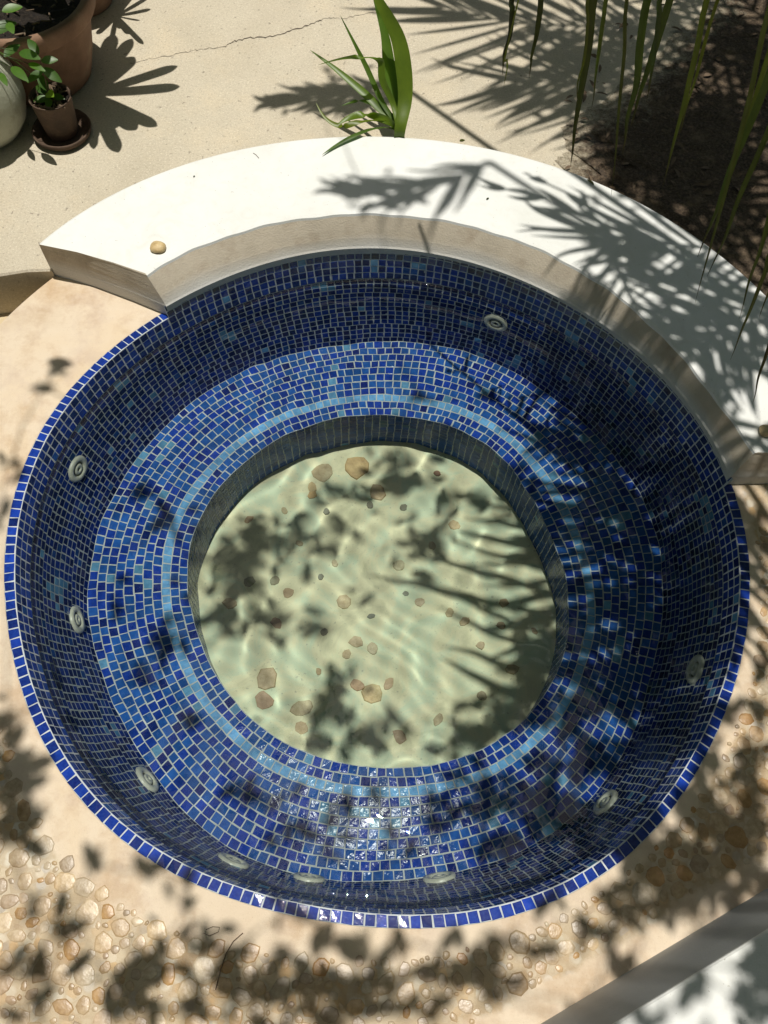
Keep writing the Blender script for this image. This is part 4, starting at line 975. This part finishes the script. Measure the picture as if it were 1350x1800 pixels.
# rosette plant whose head stands above the picture; it shades the patio with pointed fingers
ro = empty('rosette_plant', B0 + Vector((-.02, .10, .262))); tag(ro, 'tall rosette plant growing in the biggest terracotta pot, mostly above the frame', 'plant')
def rosette(par, cpx, H, tips, cw):
    C0 = up(at(*cpx, .03), H); o = par.location
    for (tx, ty, w) in tips:
        T = up(at(tx, ty, .03), H + .03); mid_ = C0.lerp(T, .5) + Vector((0, 0, .03)); V, F = blade([C0, C0.lerp(T, .25) + Vector((0, 0, .02)), mid_, C0.lerp(T, .8) + Vector((0, 0, .02)), T], w, .2, wprof=lambda t: (.55 + .45 * math.sin(min(1, t * 1.6) * math.pi / 2)) * max(.08, 1 - max(0, (t - .75) / .25) ** 2.2))
        leafpart('leaf', [tuple(Vector(v) - o) for v in V], F, par, (.9, 1, .9))
    V, F = tube([(0, 0, 0), tuple((C0 - o) * .5 + Vector((-.04, .06, 0))), tuple(C0 - o)], [.016, .014, .012], 8); link('stem', mesh_np('stem', V, F, [M_TWIG], smooth=True), par)
rosette(ro, (160, 165), .72, [(312, 116, .022), (316, 152, .024), (276, 222, .026), (208, 268, .027), (240, 228, .03), (236, 100, .03), (232, 68, .026), (160, 250, .03), (120, 215, .03), (200, 60, .03), (110, 120, .03), (165, 262, .018), (205, 225, .03), (60, 120, .03), (70, 190, .03), (110, 260, .02), (90, 60, .03)], 0)
ro2 = empty('finger_leaved_plant', b2 + Vector((0, 0, .215))); tag(ro2, 'finger leaved plant in the terracotta pot behind, above the frame', 'plant')
rosette(ro2, (205, 28), .42, [(265, 16, .010), (262, -6, .010), (246, 36, .005), (252, 78, .011), (228, 60, .014), (240, -20, .012), (196, 72, .010), (180, 20, .02), (215, 50, .016), (170, 60, .012)], 0)

# ---------------------------------------------------------------- small litter
def litter(name, px, z, L, w, az, c, label, curl=.3):
    P = at(*px, z + .003); d = Vector((math.cos(az), math.sin(az), .05)); V, F = oval(Vector((0, 0, 0)), d, Vector((0, .2, 1)).normalized(), L, w, curl, 5)
    o = link(name, mesh_np(name, V, F, [M_LEAF], col=np.array([c] * len(V)), smooth=True), None, P); tag(o, label, 'fallen leaf')
BR = (2.6, 1.0, 1.6)
litter('fallen_leaf', (1044, 325), HL, .035, .012, 2.2, (1.0, .5, .9), 'brown dry leaf scrap on the far edge of the white ledge')
litter('fallen_leaf', (855, 350), HL, .012, .006, .8, (.5, .3, .4), 'tiny dark leaf scrap on the white ledge below the hanging frond')
litter('fallen_leaf', (808, 247), .03, .02, .012, .4, (1.2, .7, .6), 'small brown leaf on the patio just behind the ledge')
litter('fallen_leaf', (340, 311), HL, .008, .005, 1.2, (.5, .3, .5), 'tiny dark speck of leaf on the bright left part of the ledge')
def twig(px, z, rad_, c, label, name='twig'):
    P = [at(x, y, z + rad_) for x, y in px]; o0 = P[0].copy(); V, F = tube([tuple(p - o0) for p in P], rad_, 5)
    o = link(name, mesh_np(name, V, F, [M_TWIG], smooth=True), None, o0); tag(o, label, 'twig')
twig([(445, 269), (450, 272), (455, 278)], HL, .0008, None, 'short thin twig lying on the white ledge left of the plant')
twig([(427, 1640), (410, 1655), (398, 1675), (388, 1705), (379, 1740)], .004, .0011, None, 'long thin curved twig lying on the pebble paving in front of the pool')
twig([(358, 1640), (368, 1645), (384, 1638), (386, 1630), (374, 1629), (362, 1634)], .004, .0007, None, 'curled wisp of dry stem on the pebble paving beside the long twig')
twig([(588, 943), (602, 936), (614, 931)], -.69, .0012, None, 'sunken twig lying on the well floor left of centre') if False else None

mb = MB()
for _ in range(220):
    P = at(rs.uniform(1000, 1500), rs.uniform(-60, 520), .045)
    if math.hypot(P.x, P.y) < 1.40 or P.x < .42 + .35 * (P.y - 1.35) : continue
    a = rs.rand() * 6.283; L = rs.uniform(.015, .05)
    V, F = oval(P, Vector((math.cos(a), math.sin(a), rs.uniform(-.1, .3))), Vector((rs.uniform(-.5, .5), rs.uniform(-.5, .5), 1)).normalized(), L, L * rs.uniform(.25, .6), .4, 4)
    mb.add(V, F, tuple(np.array((2.4, 1.2, 2.0)) * rs.uniform(.25, 1.1)))
o = mb.build('leaf_litter', M_TWIG, None); tag(o, 'dry brown leaf litter scattered over the dark soil bed', kind='stuff')
for o in bpy.data.objects:
    if o.type == 'MESH' and (o.parent == pool or (o.parent and o.parent.parent == pool)): o.cycles.is_caustics_receiver = True
